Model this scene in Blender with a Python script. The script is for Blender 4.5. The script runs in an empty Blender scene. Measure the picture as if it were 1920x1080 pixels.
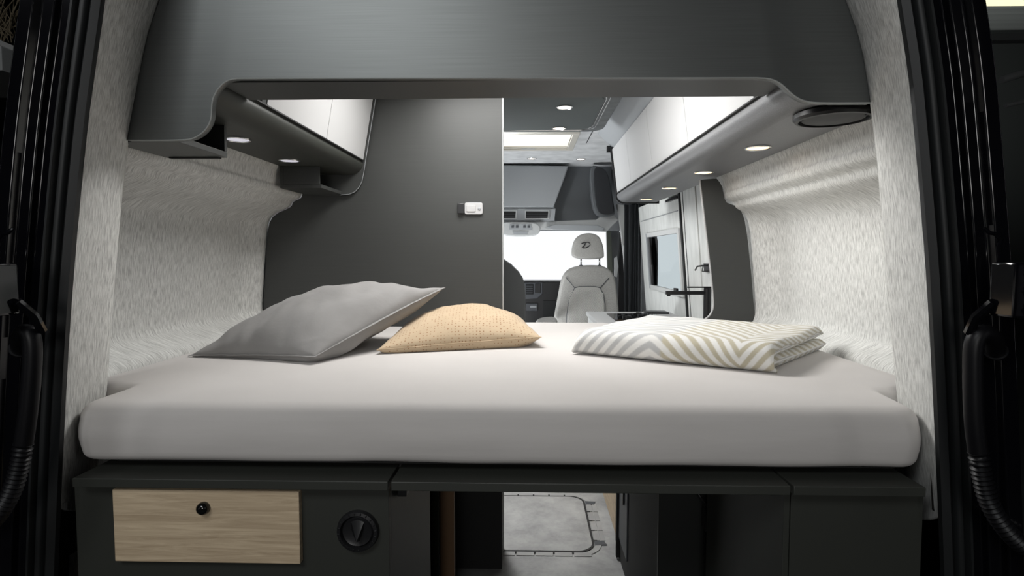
import bpy, bmesh, math, random
from mathutils import Vector, Matrix, noise
random.seed(7)
PI = math.pi
sc = bpy.context.scene
COL = sc.collection
H = 1.30                                   # lens height above the van floor; geometry below is written relative to it

# ---------------------------------------------------------------- camera
F = 1080.0
th = math.atan(63 / F); ps = math.atan(30 * math.cos(th) / F)
Rv = Vector((math.cos(ps), math.sin(ps), 0))
Fv = Vector((-math.sin(ps) * math.cos(th), math.cos(ps) * math.cos(th), -math.sin(th)))
Uv = Rv.cross(Fv)
cd = bpy.data.cameras.new('camera'); cam = bpy.data.objects.new('camera', cd); COL.objects.link(cam)
cd.sensor_width = 36; cd.lens = F / 1920 * 36; cd.clip_start = 0.02
m = Matrix((Rv, Uv, -Fv)).transposed().to_4x4(); m.translation = (0, 0, H); cam.matrix_world = m
sc.camera = cam

def at(px, py, Y):
    """photo pixel on the plane Y -> (X, Z)"""
    d = Rv * ((px - 960) / F) + Uv * ((540 - py) / F) + Fv
    k = Y / d.y
    return d.x * k, d.z * k

# ---------------------------------------------------------------- world, lights, exposure
sc.view_settings.view_transform = 'Standard'; sc.view_settings.look = 'None'
sc.view_settings.exposure = 0.30; sc.view_settings.gamma = 1.0; sc.view_settings.use_curve_mapping = False
w = bpy.data.worlds.new('hall'); sc.world = w; w.use_nodes = True
w.node_tree.nodes['Background'].inputs[0].default_value = (0.75, 0.85, 1, 1)
w.node_tree.nodes['Background'].inputs[1].default_value = 0.015

def area(name, loc, aim, size, power, col=(1, 1, 1), sy=None, spread=180):
    l = bpy.data.lights.new(name, 'AREA'); l.energy = power; l.color = col; l.size = size
    l.shape = 'RECTANGLE'; l.size_y = sy or size; l.spread = math.radians(spread)
    o = bpy.data.objects.new(name, l); COL.objects.link(o)
    o.location = (loc[0], loc[1], loc[2] + H)
    o.rotation_euler = (Vector(aim) - Vector(loc)).to_track_quat('-Z', 'Y').to_euler()
    return o
area('unseen_key_over_bed', (-.17, 1.98, .745), (0.10, 1.95, -1), .46, 15, (1, .985, .965), .56)  # unseen area light hidden above the soffit, lights the bed
area('fill_right_wall', (-.45, 1.80, .60), (1.0, 1.95, .02), .25, 2.3, (1, .99, .98), .25, 90)  # no source there; added to brighten the right felt wall
area('fill_kitchen', (-.25, 3.6, .735), (.75, 3.5, -.35), .4, 16, (.97, .99, 1), .7)  # unseen light added over the kitchen, turned to the right wall
area('fill_floor', (-.30, 3.1, .68), (.05, 2.75, -1.3), .3, 3.6, (1, .99, .97), .3, 60)  # added out of view to brighten the passage floor
area('fill_cab_ceiling', (-.35, 4.5, -.8), (.05, 4.4, .9), .5, 14, (.95, .98, 1))  # upward fill added behind the partition for the cab ceiling
area('unseen_light_outside', (-1.0, -1.1, 1.60), (-.35, 1.3, .3), 1.2, 21, (.95, .98, 1), 0.8)  # unseen light behind the camera, set for the fascia's sheen
area('fill_outside_low', (-.1, -2.0, .35), (-.1, 1.3, -.4), .8, 15.0, (1, .99, .97), .8)  # fill added behind the camera for mattress front and cupboards
area('hall_fill', (7.5, 8.5, 1.5), (8, 10, 4.5), .6, 60, (.95, 1, .95))  # unseen fill added so the hall ceiling ribs show
area('highlight_strip', (2.2, -.6, .6), (-.9, 1.07, .3), .015, 1.6, (1, 1, 1), 2.4)  # narrow source added to draw thin highlights on the left frame
area('highlight_strip_left', (-2.2, -.6, .6), (.8, 1.07, .3), .015, 1.6, (1, 1, 1), 2.4)  # its twin, added for the highlights on the right frame

# ---------------------------------------------------------------- materials
MATS = {}
def node(nt, t, **kw):
    n = nt.nodes.new(t)
    for k, v in kw.items(): setattr(n, k, v)
    return n
def base(name, col, rough=.5, metal=0., spec=.5, emit=None, strength=0, coat=0, trans=0, sheen=0):
    m = bpy.data.materials.new(name); m.use_nodes = True; MATS[name] = m
    b = m.node_tree.nodes['Principled BSDF']; i = b.inputs
    i['Base Color'].default_value = (*col, 1); i['Roughness'].default_value = rough
    i['Metallic'].default_value = metal; i['Specular IOR Level'].default_value = spec
    i['Coat Weight'].default_value = coat; i['Transmission Weight'].default_value = trans
    i['Sheen Weight'].default_value = sheen
    if emit: i['Emission Color'].default_value = (*emit, 1); i['Emission Strength'].default_value = strength
    return m
def coords(nt, kind, scale, rot=(0, 0, 0)):
    t = node(nt, 'ShaderNodeTexCoord'); mp = node(nt, 'ShaderNodeMapping')
    mp.inputs['Scale'].default_value = scale; mp.inputs['Rotation'].default_value = rot
    nt.links.new(t.outputs[kind], mp.inputs[0]); return mp
def noise_col(m, kind, scale, c0, c1, lo=.35, hi=.65, detail=4, bump=0., bumpd=.002, dist=0., nscale=1, rough=.5):
    nt = m.node_tree; b = nt.nodes['Principled BSDF']
    mp = coords(nt, kind, scale); n = node(nt, 'ShaderNodeTexNoise')
    n.inputs['Scale'].default_value = nscale; n.inputs['Detail'].default_value = detail
    n.inputs['Distortion'].default_value = dist; n.inputs['Roughness'].default_value = rough
    r = node(nt, 'ShaderNodeValToRGB'); r.color_ramp.elements[0].position = lo; r.color_ramp.elements[1].position = hi
    r.color_ramp.elements[0].color = (*c0, 1); r.color_ramp.elements[1].color = (*c1, 1)
    nt.links.new(mp.outputs[0], n.inputs['Vector']); nt.links.new(n.outputs['Fac'], r.inputs[0])
    nt.links.new(r.outputs[0], b.inputs['Base Color'])
    if bump:
        bp = node(nt, 'ShaderNodeBump'); bp.inputs['Strength'].default_value = bump; bp.inputs['Distance'].default_value = bumpd
        nt.links.new(n.outputs['Fac'], bp.inputs['Height']); nt.links.new(bp.outputs[0], b.inputs['Normal'])
    return n, r
def mix_over(m, fac_socket, col, amount=1):
    """mix a colour over the present base colour"""
    nt = m.node_tree; b = nt.nodes['Principled BSDF']; src = b.inputs['Base Color'].links[0].from_socket
    mx = node(nt, 'ShaderNodeMix', data_type='RGBA'); nt.links.new(fac_socket, mx.inputs[0])
    nt.links.new(src, mx.inputs[6]); mx.inputs[7].default_value = (*col, 1)
    nt.links.new(mx.outputs[2], b.inputs['Base Color']); return mx

def felt_mat(name, light, dark, su=210, sv=26):
    m = base(name, light, .95, spec=.15)
    nt = m.node_tree
    n, r = noise_col(m, 'UV', (su, sv, 1), dark, light, .36, .58, 7, .3, .0015, .0, 1, .68)
    # let the fibres wander
    t = node(nt, 'ShaderNodeTexCoord'); n2 = node(nt, 'ShaderNodeTexNoise'); n2.inputs['Scale'].default_value = 5
    nt.links.new(t.outputs['UV'], n2.inputs['Vector'])
    va = node(nt, 'ShaderNodeVectorMath', operation='MULTIPLY_ADD'); va.inputs[1].default_value = (.03, .05, 0)
    nt.links.new(n2.outputs['Color'], va.inputs[0]); nt.links.new(t.outputs['UV'], va.inputs[2])
    mp = [x for x in nt.nodes if x.type == 'MAPPING'][0]
    nt.links.new(va.outputs[0], mp.inputs[0])
    return m
felt = felt_mat('felt', (.67, .67, .645), (.37, .37, .355), 250, 30)
felt_top = base('ceiling_felt', (.45, .46, .46), .95, spec=.1); noise_col(felt_top, 'Object', (9, 9, 9), (.55, .56, .57), (.72, .73, .74), .35, .7, 6, .2, .003)
def laminate(name, c, rough=.42, spec=.5):
    m = base(name, c, rough, spec=spec)
    noise_col(m, 'Object', (5, 5, 620), tuple(x * .93 for x in c), tuple(x * 1.07 for x in c), .3, .7, 3, .05, .0005)
    return m
lam = laminate('graphite_laminate', (.051, .053, .051), .45, spec=.35)
lam_b = laminate('brushed_graphite', (.132, .138, .135), .42); lam_b.node_tree.nodes['Principled BSDF'].inputs['Metallic'].default_value = .8
lam2 = laminate('graphite_board', (.042, .044, .042), .45)
lam_flat = base('graphite_matt', (.031, .033, .028), .5)
metalgrey = base('silver_foil', (.135, .138, .145), .48, .35); noise_col(metalgrey, 'Object', (300, 300, 300), (.155, .157, .162), (.205, .207, .212), .3, .7, 2)
edge = base('edge_band', (.30, .31, .30), .35)
whitegloss = base('white_gloss', (.46, .46, .46), .5, spec=.3)
whitelam = base('white_laminate', (.62, .63, .62), .4)
white_door = base('door_liner', (.70, .71, .69), .6); noise_col(white_door, 'Object', (20, 20, 6), (.62, .63, .61), (.76, .77, .75), .3, .7, 5)
black = base('black_plastic', (.012, .012, .013), .35)
blackmat = base('black_matt', (.006, .006, .006), .7)
rubber = base('rubber', (.009, .010, .0105), .5, spec=.35)
paint = base('black_paint', (.0025, .0025, .0035), .10, spec=.5)
chrome = base('chrome', (.7, .7, .7), .18, 1)
brown = base('brown_board', (.16, .09, .045), .5)
greyp = base('grey_plastic', (.33, .345, .36), .5)
greyp2 = base('pale_grey_plastic', (.50, .51, .51), .5)
darkgreyp = base('slate_plastic', (.06, .065, .075), .45)
podm = base('pod_fabric', (.13, .14, .145), .8); noise_col(podm, 'Object', (14, 14, 14), (.11, .12, .125), (.16, .175, .18), .35, .7, 6)
glass = base('glass', (1, 1, 1), .0, trans=1); glass.node_tree.nodes['Principled BSDF'].inputs['IOR'].default_value = 1.0
tint = base('window_glass', (.93, .96, .98), .02, trans=1); tint.node_tree.nodes['Principled BSDF'].inputs['IOR'].default_value = 1.02
hobglass = base('hob_glass', (.006, .006, .007), .04)
curtain_m = base('curtain_cloth', (.030, .033, .037), .9)
sheet = base('jersey_sheet', (.56, .535, .515), .92, spec=.15, sheen=.15)
noise_col(sheet, 'Object', (3, 3, 14), (.535, .51, .49), (.575, .55, .53), .3, .7, 6, .35, .006)
oak = base('oak', (.4, .3, .2), .5)
n, r = noise_col(oak, 'Object', (3.2, 8, 62), (.40, .30, .195), (.66, .53, .365), .32, .64, 9, .15, .001, .8, 1.6, .72)
lens_warm = base('lamp_lens_warm', (1, .9, .7), .4, emit=(1, .60, .25), strength=2.4)
lens_white = base('lamp_lens_white', (1, .95, .88), .4, emit=(1, .90, .78), strength=1.6)
lens_cool = base('lamp_lens_cool', (.75, .75, .8), .4, emit=(.8, .78, .9), strength=.42)
backlight_m = base('backlight_glow', (.1, .1, .1), .9, spec=.0, emit=(.96, .98, 1), strength=.84)  # glow of the screen added outside the windscreen
sky_blind = base('skylight_blind', (.85, .82, .76), .7, emit=(1, .96, .88), strength=.35)
floor_m = base('vinyl_floor', (.3, .3, .3), .55)
noise_col(floor_m, 'Object', (5, 5, 5), (.20, .20, .20), (.42, .42, .41), .3, .7, 9, .05, .001, 0, 1, .72)
floor_m2 = base('vinyl_strip', (.3, .3, .3), .5); noise_col(floor_m2, 'Object', (7, 7, 7), (.25, .25, .25), (.36, .36, .35), .3, .7, 6)
hallm = base('hall_dark', (.02, .022, .022), .8)
hallsteel = base('hall_steel', (.22, .225, .225), .6)
hallwhite = base('hall_white', (.6, .6, .6), .6)
straw = base('dry_twigs', (.09, .07, .04), .8)
tube_m = base('tube_lamp', (1, .95, .6), .5, emit=(1, .93, .62), strength=.9)
skin = None
# grey pillow cotton
cotton = base('grey_cotton', (.25, .24, .235), .85, spec=.2, sheen=.2)
noise_col(cotton, 'Object', (7, 7, 7), (.235, .228, .222), (.27, .262, .255), .3, .7, 5, .45, .010, .4)
# beige pillow with printed dots
dots = base('beige_cotton', (.58, .43, .28), .85, spec=.2, sheen=.15)
nt = dots.node_tree
n, r = noise_col(dots, 'Object', (6, 6, 6), (.46, .35, .23), (.52, .40, .27), .3, .7, 4, .3, .008)
vo = node(nt, 'ShaderNodeTexVoronoi'); vo.inputs['Scale'].default_value = 1; vo.inputs['Randomness'].default_value = .25
mp = coords(nt, 'UV', (88, 88, 1)); nt.links.new(mp.outputs[0], vo.inputs['Vector'])
lt = node(nt, 'ShaderNodeMath', operation='LESS_THAN'); lt.inputs[1].default_value = .20
nt.links.new(vo.outputs['Distance'], lt.inputs[0]); mix_over(dots, lt.outputs[0], (.30, .17, .09))
# blanket: wavy stripes, grey-and-white running into beige-and-white
wool = base('striped_wool', (.7, .69, .66), .95, spec=.1, sheen=.3)
nt = wool.node_tree; b = nt.nodes['Principled BSDF']
t = node(nt, 'ShaderNodeTexCoord'); sx = node(nt, 'ShaderNodeSeparateXYZ'); nt.links.new(t.outputs['UV'], sx.inputs[0])
def mth(op, a, b_=None, c=None):
    n_ = node(nt, 'ShaderNodeMath', operation=op)
    for k, v in enumerate((a, b_, c)):
        if v is None: continue
        if isinstance(v, (int, float)): n_.inputs[k].default_value = v
        else: nt.links.new(v, n_.inputs[k])
    return n_.outputs[0]
U_, V_ = sx.outputs[0], sx.outputs[1]
pp = mth('PINGPONG', mth('ADD', U_, -.235), .235)             # chevrons along the length
pps = mth('POWER', mth('DIVIDE', pp, .235), 1.25)
ph = mth('ADD', mth('MULTIPLY', V_, 1.0), mth('MULTIPLY', pps, .27))
st = mth('SINE', mth('MULTIPLY', ph, 2 * PI / .044))
ng = node(nt, 'ShaderNodeTexNoise'); ng.inputs['Scale'].default_value = 260; nt.links.new(t.outputs['UV'], ng.inputs['Vector'])
sm = mth('ADD', st, mth('MULTIPLY', mth('SUBTRACT', ng.outputs['Fac'], .5), .9))
mr = node(nt, 'ShaderNodeMapRange', interpolation_type='SMOOTHSTEP'); nt.links.new(sm, mr.inputs[0])
mr.inputs[1].default_value = -.5; mr.inputs[2].default_value = .6
cs = node(nt, 'ShaderNodeMapRange', interpolation_type='SMOOTHSTEP'); nt.links.new(U_, cs.inputs[0])
cs.inputs[1].default_value = .262; cs.inputs[2].default_value = .272
cmix = node(nt, 'ShaderNodeMix', data_type='RGBA'); nt.links.new(cs.outputs[0], cmix.inputs[0])
cmix.inputs[6].default_value = (.45, .45, .445, 1); cmix.inputs[7].default_value = (.46, .42, .32, 1)
fm = node(nt, 'ShaderNodeMix', data_type='RGBA'); nt.links.new(mr.outputs[0], fm.inputs[0])
fm.inputs[6].default_value = (.70, .69, .66, 1); nt.links.new(cmix.outputs[2], fm.inputs[7])
nt.links.new(fm.outputs[2], b.inputs['Base Color'])
bp = node(nt, 'ShaderNodeBump'); bp.inputs['Strength'].default_value = .3; bp.inputs['Distance'].default_value = .0012
nt.links.new(ng.outputs['Fac'], bp.inputs['Height']); nt.links.new(bp.outputs[0], b.inputs['Normal'])
# seat cloth
seatm = base('seat_cloth', (.36, .355, .335), .9); noise_col(seatm, 'Object', (160, 160, 160), (.31, .305, .29), (.42, .41, .39), .3, .7, 3, .2, .001)
seatch = base('seat_chevron', (.42, .41, .39), .9)

# ---------------------------------------------------------------- mesh helpers
def new(): return bmesh.new()
def finish(name, bm, mat, parent=None, smooth=35, recalc=True, uvs=None, base_at=None):
    """link one mesh object; bm is in lens-height coordinates. Its origin is its parent's, or its own base."""
    if recalc: bmesh.ops.recalc_face_normals(bm, faces=bm.faces[:])
    if parent is None:
        if base_at is None:
            xs = [v.co.x for v in bm.verts]; ys = [v.co.y for v in bm.verts]; zs = [v.co.z for v in bm.verts]
            org = Vector(((min(xs) + max(xs)) / 2, (min(ys) + max(ys)) / 2, min(zs) + H))
        else: org = Vector(base_at)
    else:
        org = Vector(parent['_o'])
    bmesh.ops.translate(bm, verts=bm.verts[:], vec=Vector((0, 0, H)) - org)
    me = bpy.data.meshes.new(name); bm.to_mesh(me); bm.free()
    for mm in (mat if isinstance(mat, (list, tuple)) else [mat]): me.materials.append(mm)
    if smooth:
        for p in me.polygons: p.use_smooth = True
        me.set_sharp_from_angle(angle=math.radians(smooth))
        ar = sorted(p.area for p in me.polygons); md = ar[len(ar) // 2]
        if name != 'mattress':
          for p in me.polygons:                       # big flat faces beside tiny bevels stay flat
            if p.area > 12 * md or len(p.vertices) > 5: p.use_smooth = False
    o = bpy.data.objects.new(name, me); COL.objects.link(o)
    o['_o'] = tuple(org)
    if parent is None: o.location = org
    else: o.parent = parent
    return o
def tag(o, label, cat, group=None):
    o['label'] = label; o['category'] = cat
    if group: o['group'] = group
    return o
def struct(o): o['kind'] = 'structure'; return o
def thing(name, label, cat, loc, group=None):
    o = bpy.data.objects.new(name, None); o.empty_display_size = .05; COL.objects.link(o)
    o.location = (loc[0], loc[1], loc[2] + H); o['_o'] = tuple(o.location)
    return tag(o, label, cat, group)
def box(bm, x0, x1, y0, y1, z0, z1, bev=0., seg=2):
    r = bmesh.ops.create_cube(bm, size=1)
    for v in r['verts']:
        v.co = Vector(((x0 + x1) / 2 + v.co.x * (x1 - x0), (y0 + y1) / 2 + v.co.y * (y1 - y0), (z0 + z1) / 2 + v.co.z * (z1 - z0)))
    if bev:
        es = list({e for v in r['verts'] for e in v.link_edges})
        bmesh.ops.bevel(bm, geom=es, offset=bev, segments=seg, affect='EDGES', profile=.5)
    return bm
def bx(*a, **k): return box(new(), *a, **k)
def prism(bm, pts, axis, a0, a1, bev=0., seg=2):
    """pts: outline. axis 'y': pts are (x,z); 'z': pts are (x,y); 'x': pts are (y,z)"""
    def v3(p, a): return {'y': (p[0], a, p[1]), 'z': (p[0], p[1], a), 'x': (a, p[0], p[1])}[axis]
    A = [bm.verts.new(v3(p, a0)) for p in pts]; B = [bm.verts.new(v3(p, a1)) for p in pts]
    n = len(pts); fs = [bm.faces.new(A), bm.faces.new(B[::-1])]
    for i in range(n): fs.append(bm.faces.new((A[i], B[i], B[(i + 1) % n], A[(i + 1) % n])))
    if bev:
        bmesh.ops.recalc_face_normals(bm, faces=fs)
        es = list(fs[0].edges) + list(fs[1].edges)
        bmesh.ops.bevel(bm, geom=es, offset=bev, segments=seg, affect='EDGES', profile=.5)
    return bm
def pr(*a, **k): return prism(new(), *a, **k)
def tube(bm, pts, rad, n=12, caps=True):
    """rad: number or list"""
    pts = [Vector(p) for p in pts]; k = len(pts)
    rr = rad if isinstance(rad, (list, tuple)) else [rad] * k
    rings = []; up = None
    for i, p in enumerate(pts):
        t = (pts[min(i + 1, k - 1)] - pts[max(i - 1, 0)]).normalized()
        if up is None: up = Vector((0, 0, 1)) if abs(t.z) < .9 else Vector((0, 1, 0))
        s = t.cross(up).normalized(); up = s.cross(t).normalized()
        rings.append([bm.verts.new(p + (s * math.cos(a) + up * math.sin(a)) * rr[i]) for a in [2 * PI * j / n for j in range(n)]])
    for a, b_ in zip(rings, rings[1:]):
        for j in range(n): bm.faces.new((a[j], a[(j + 1) % n], b_[(j + 1) % n], b_[j]))
    if caps: bm.faces.new(rings[0]); bm.faces.new(rings[-1])
    return bm
def lathe(bm, c, prof, axis='z', n=32):
    """prof: list of (radius, distance along axis)"""
    c = Vector(c); rings = []
    for r_, h in prof:
        ring = []
        for j in range(n):
            a = 2 * PI * j / n; u, v = r_ * math.cos(a), r_ * math.sin(a)
            d = {'z': (u, v, h), 'y': (u, h, v), 'x': (h, u, v)}[axis]
            ring.append(bm.verts.new(c + Vector(d)))
        rings.append(ring)
    for a, b_ in zip(rings, rings[1:]):
        for j in range(n): bm.faces.new((a[j], a[(j + 1) % n], b_[(j + 1) % n], b_[j]))
    bm.faces.new(rings[0]); bm.faces.new(rings[-1])
    return bm
def arc(cx, cy, r, a0, a1, n=8, ry=None):
    return [(cx + r * math.cos(math.radians(a0 + (a1 - a0) * i / n)), cy + (ry or r) * math.sin(math.radians(a0 + (a1 - a0) * i / n))) for i in range(n + 1)]
def rrect(x0, x1, y0, y1, r, n=6):
    return arc(x1 - r, y1 - r, r, 0, 90, n) + arc(x0 + r, y1 - r, r, 90, 180, n) + arc(x0 + r, y0 + r, r, 180, 270, n) + arc(x1 - r, y0 + r, r, 270, 360, n)
def chaikin(p, k=2, closed=False):
    for _ in range(k):
        q = [] if closed else [p[0]]
        for i in range(len(p) - (0 if closed else 1)):
            a, b_ = p[i], p[(i + 1) % len(p)]
            q += [tuple(.75 * x + .25 * y for x, y in zip(a, b_)), tuple(.25 * x + .75 * y for x, y in zip(a, b_))]
        p = q if closed else q + [p[-1]]
    return p
def sstep(a, b_, x):
    t = max(0, min(1, (x - a) / (b_ - a))); return t * t * (3 - 2 * t)
def grid_mesh(P, uv=None, close_u=False):
    """P[i][j] -> points; returns bm with uv"""
    bm = new(); V = [[bm.verts.new(p) for p in row] for row in P]
    lay = bm.loops.layers.uv.new('UVMap') if uv else None
    for i in range(len(P) - 1):
        for j in range(len(P[0]) - 1):
            f = bm.faces.new((V[i][j], V[i + 1][j], V[i + 1][j + 1], V[i][j + 1]))
            if uv:
                for l, (a, b_) in zip(f.loops, ((i, j), (i + 1, j), (i + 1, j + 1), (i, j + 1))): l[lay].uv = uv[a][b_]
    return bm
def solidify(o, t, off=-1):
    s = o.modifiers.new('thickness', 'SOLIDIFY'); s.thickness = t; s.offset = off; return o
def dup(root, name=None):
    r = root.copy(); COL.objects.link(r)
    for ch in root.children:
        c = ch.copy(); COL.objects.link(c); c.parent = r
        for g in ch.children:
            d = g.copy(); COL.objects.link(d); d.parent = c
    return r

BED = -.304
MX = -.12                                   # mirror: x -> MX - x
YP = 1.27                                   # rear face of the overhead panel

# ================================================================= SETTING
# ---- side walls lined with felt
prof_raw = [(.80, .62), (.822, .45), (.828, .335), (.838, .318), (.845, .280), (.849, .270), (.843, .262), (.847, .247), (.853, .238), (.882, .226),
            (.888, .219), (.890, .205), (.900, .196), (.940, .172), (.958, .120), (.966, .06), (.978, -.10), (.988, -.20), (.989, -.25), (.984, -.275),
            (.974, -.30), (.966, -.33), (.95, -.50), (.93, -1.29)]
prof = chaikin(prof_raw, 1)
def rec(y, z, x):
    r_ = .055 * sstep(2.50, 2.36, y)
    return x + r_ * sstep(.20, .13, z) * sstep(-.305, -.262, z) - (.0 if z > -.27 else 0)
def lshift(z): return .037 * sstep(.22, .14, z) * sstep(-.30, -.24, z)
def wall(side):
    ys = [1.272, 1.30, 1.36] + [1.40 + .06 * i for i in range(16)] + [2.34, 2.38, 2.42, 2.46, 2.50, 2.54, 2.7]
    if side < 0: ys = [y for y in ys if y < 2.44] + [2.446]
    P = []; UV = []
    s = 0; arcl = [0]
    for a, b_ in zip(prof, prof[1:]): s += math.dist(a, b_); arcl.append(s)
    for y in ys:
        yy = y if side > 0 else min(y, 2.6)
        row = []
        for x, z in prof:
            X = rec(y + (0 if side > 0 else .07), z, x) + .0015 * noise.noise(Vector((y * 9, z * 9, side)))
            row.append((X if side > 0 else MX - X - lshift(z), y, z))
        P.append(row); UV.append([(y, q) for q in arcl])
    o = finish('wall_right' if side > 0 else 'wall_left', grid_mesh(P, UV), felt, smooth=60)
    solidify(o, .012, 1 if side > 0 else 1); struct(o); return o
wr = wall(1); wl = wall(-1)

LF = [(-190, 214), (-120, 205), (0, 193), (130, 174), (263, 156), (540, 131), (738, 119), (951, 109), (1300, 96)]
RF = [(-190, 1660), (-120, 1670), (0, 1686), (110, 1704), (193, 1714), (430, 1735), (540, 1743), (738, 1754), (968, 1764), (1300, 1776)]
def edge_px(rows, y):
    d = chaikin(rows, 3)
    for a, b_ in zip(d, d[1:]):
        if a[0] <= y <= b_[0]: return a[1] + (b_[1] - a[1]) * (y - a[0]) / (b_[0] - a[0])
    return d[-1][1]
# ---- felt covers of the rear pillars
def pillar(name, rows, side):
    """rows: (y pixel, inner x pixel, outer x pixel)"""
    P = []; UV = []; s = 0; last = None
    dense = []
    for a, b_ in zip(rows, rows[1:]):
        for k in range(6): dense.append(tuple(a[q] + (b_[q] - a[q]) * k / 6 for q in range(3)))
    dense.append(rows[-1]); dense = chaikin(dense, 1)
    dense = [(y, a, edge_px(RF if side > 0 else LF, y)) for y, a, b_ in dense]
    for (py, xi, xo) in dense:
        I = at(xi, py, YP); O = at(xo, py, 1.10)
        a = Vector((I[0], YP, I[1])); b_ = Vector((O[0], 1.10, O[1]))
        row = [a + Vector((.03 * side, .045, 0)), a + Vector((.004 * side, .006, 0))]
        n = 10
        for k in range(1, n + 1):
            t = k / n; p = a.lerp(b_, t)
            bul = .018 * math.sin(PI * t) ** .8 if t < 1 else 0
            p = p + Vector((-.35 * bul * side, -bul, 0)); p.x += .0012 * noise.noise(p * 14)
            row.append(p)
        row += [b_ + Vector((.004 * side, .006, 0)), b_ + Vector((.006 * side, .03, 0))]
        if last is not None: s += (a - last).length
        last = a; P.append(row); UV.append([(q * .018, s) for q in range(len(row))])
    o = finish(name, grid_mesh(P, UV), felt, smooth=70); solidify(o, .004, 0); return struct(o)
LP = [(-150, 345, 208), (-80, 322, 200), (0, 297, 193), (60, 277, 184), (130, 262, 174), (263, 237, 156), (380, 224, 143), (540, 210, 131), (738, 196, 119), (860, 182, 113), (951, 168, 109)]
RP = [(-150, 1538, 1662), (-80, 1558, 1673), (0, 1586, 1686), (60, 1608, 1697), (110, 1620, 1704), (193, 1633, 1714), (300, 1646, 1723), (430, 1657, 1735), (540, 1664, 1743), (738, 1683, 1754), (860, 1694, 1760), (968, 1706, 1764)]
pillar('trim_1', LP, -1); pillar('trim_2', RP, 1)

# ---- ceiling, cove strips, floor
ZC = .78
bm = new()
for a in ((-.95, .55, 1.30, 3.74), (-.95, -.30, 3.74, 4.30), (.30, .55, 3.74, 4.30), (-.95, .55, 4.30, 5.45), (.55, 1.0, 3.79, 5.45)):
    box(bm, a[0], a[1], a[2], a[3], ZC, ZC + .02)
ceiling = struct(finish('ceiling', bm, felt_top, smooth=0))
bm = pr([(.45, ZC - .002), (.47, ZC - .002), (.60, .66), (.60, .64), (.575, .66)], 'y', 1.30, 3.79)
finish('trim_3', bm, greyp).__setitem__('kind', 'structure')
bm = pr([(MX - .45, ZC - .002), (MX - .47, ZC - .002), (MX - .60, .66), (MX - .60, .64), (MX - .575, .66)], 'y', 1.30, 2.44)
finish('trim_4', bm, felt_top).__setitem__('kind', 'structure')
floor = struct(finish('floor', bx(-1.0, .95, 1.16, 6.6, -1.33, -1.30), floor_m, smooth=0))
# inset floor plate with its rubber joint and the rail cover pieces round it
hx1, hy0, hy1 = .296, 2.452, 3.03
def ring(outer, inner, z0, z1):
    bm = new(); n = len(outer)
    A = [bm.verts.new((*p, z1)) for p in outer]; B = [bm.verts.new((*p, z1)) for p in inner]
    C = [bm.verts.new((*p, z0)) for p in outer]; D = [bm.verts.new((*p, z0)) for p in inner]
    for i in range(n):
        j = (i + 1) % n
        bm.faces.new((A[i], A[j], B[j], B[i])); bm.faces.new((C[i], C[j], A[j], A[i])); bm.faces.new((B[i], B[j], D[j], D[i])); bm.faces.new((C[i], D[i], D[j], C[j]))
    return bm
finish('floor_plate', pr(rrect(-.60, hx1 - .006, hy0 + .006, hy1 - .006, .075, 10), 'z', -1.2995, -1.2955, bev=.001), floor_m, floor)
finish('rubber_joint', ring(rrect(-.606, hx1 + .004, hy0 - .004, hy1 + .004, .083, 10), rrect(-.60, hx1 - .006, hy0 + .006, hy1 - .006, .075, 10), -1.2995, -1.2965), blackmat, floor)
for i in range(7):   # cover strips along the plate's rear and front edges, each lifted off singly
    x0 = -.30 + i * .083
    if x0 < .2:
        finish('cover_strip', bx(x0 + .003, x0 + .079, hy0 - .036, hy0 - .006, -1.2995, -1.2965, bev=.0008), floor_m2, floor)
        finish('cover_strip', bx(x0 + .003, x0 + .079, hy1 + .006, hy1 + .036, -1.2995, -1.2965, bev=.0008), floor_m2, floor)
        finish('strip_clip', bx(x0 - .004, x0 + .004, hy0 - .017, hy0 - .004, -1.2968, -1.2955), blackmat, floor)
        finish('strip_clip', bx(x0 - .004, x0 + .004, hy1 + .004, hy1 + .017, -1.2968, -1.2955), blackmat, floor)
for i in range(4):
    y0 = hy0 + .10 + i * .098
    finish('cover_strip', bx(hx1 + .008, hx1 + .032, y0 + .003, y0 + .093, -1.2995, -1.2965, bev=.0008), floor_m2, floor)
    finish('side_strip', bx(hx1 + .036, hx1 + .058, y0 + .002, y0 + .096, -1.2995, -1.2968, bev=.0008), floor_m2, floor)
    finish('strip_clip', bx(hx1 + .004, hx1 + .020, y0 - .004, y0 + .004, -1.2968, -1.2955), blackmat, floor)
for cy in (hy0, hy1):
    sgn = 1 if cy == hy0 else -1
    o = [(p[0], p[1]) for p in arc(hx1 - .08, cy + sgn * .08, .116, -90 * sgn, -10 * sgn, 8)]; i_ = [(p[0], p[1]) for p in arc(hx1 - .08, cy + sgn * .08, .09, -90 * sgn, -10 * sgn, 8)]
    finish('corner_strip', pr(o + i_[::-1], 'z', -1.2995, -1.2966), floor_m2, floor)
    o = finish('corner_cap', pr([(hx1 + .006, cy + sgn * .058), (hx1 + .06, cy + sgn * .064), (hx1 + .05, cy + sgn * .098), (hx1 + .006, cy + sgn * .098)], 'z', -1.2995, -1.2958), darkgreyp, floor)

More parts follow.
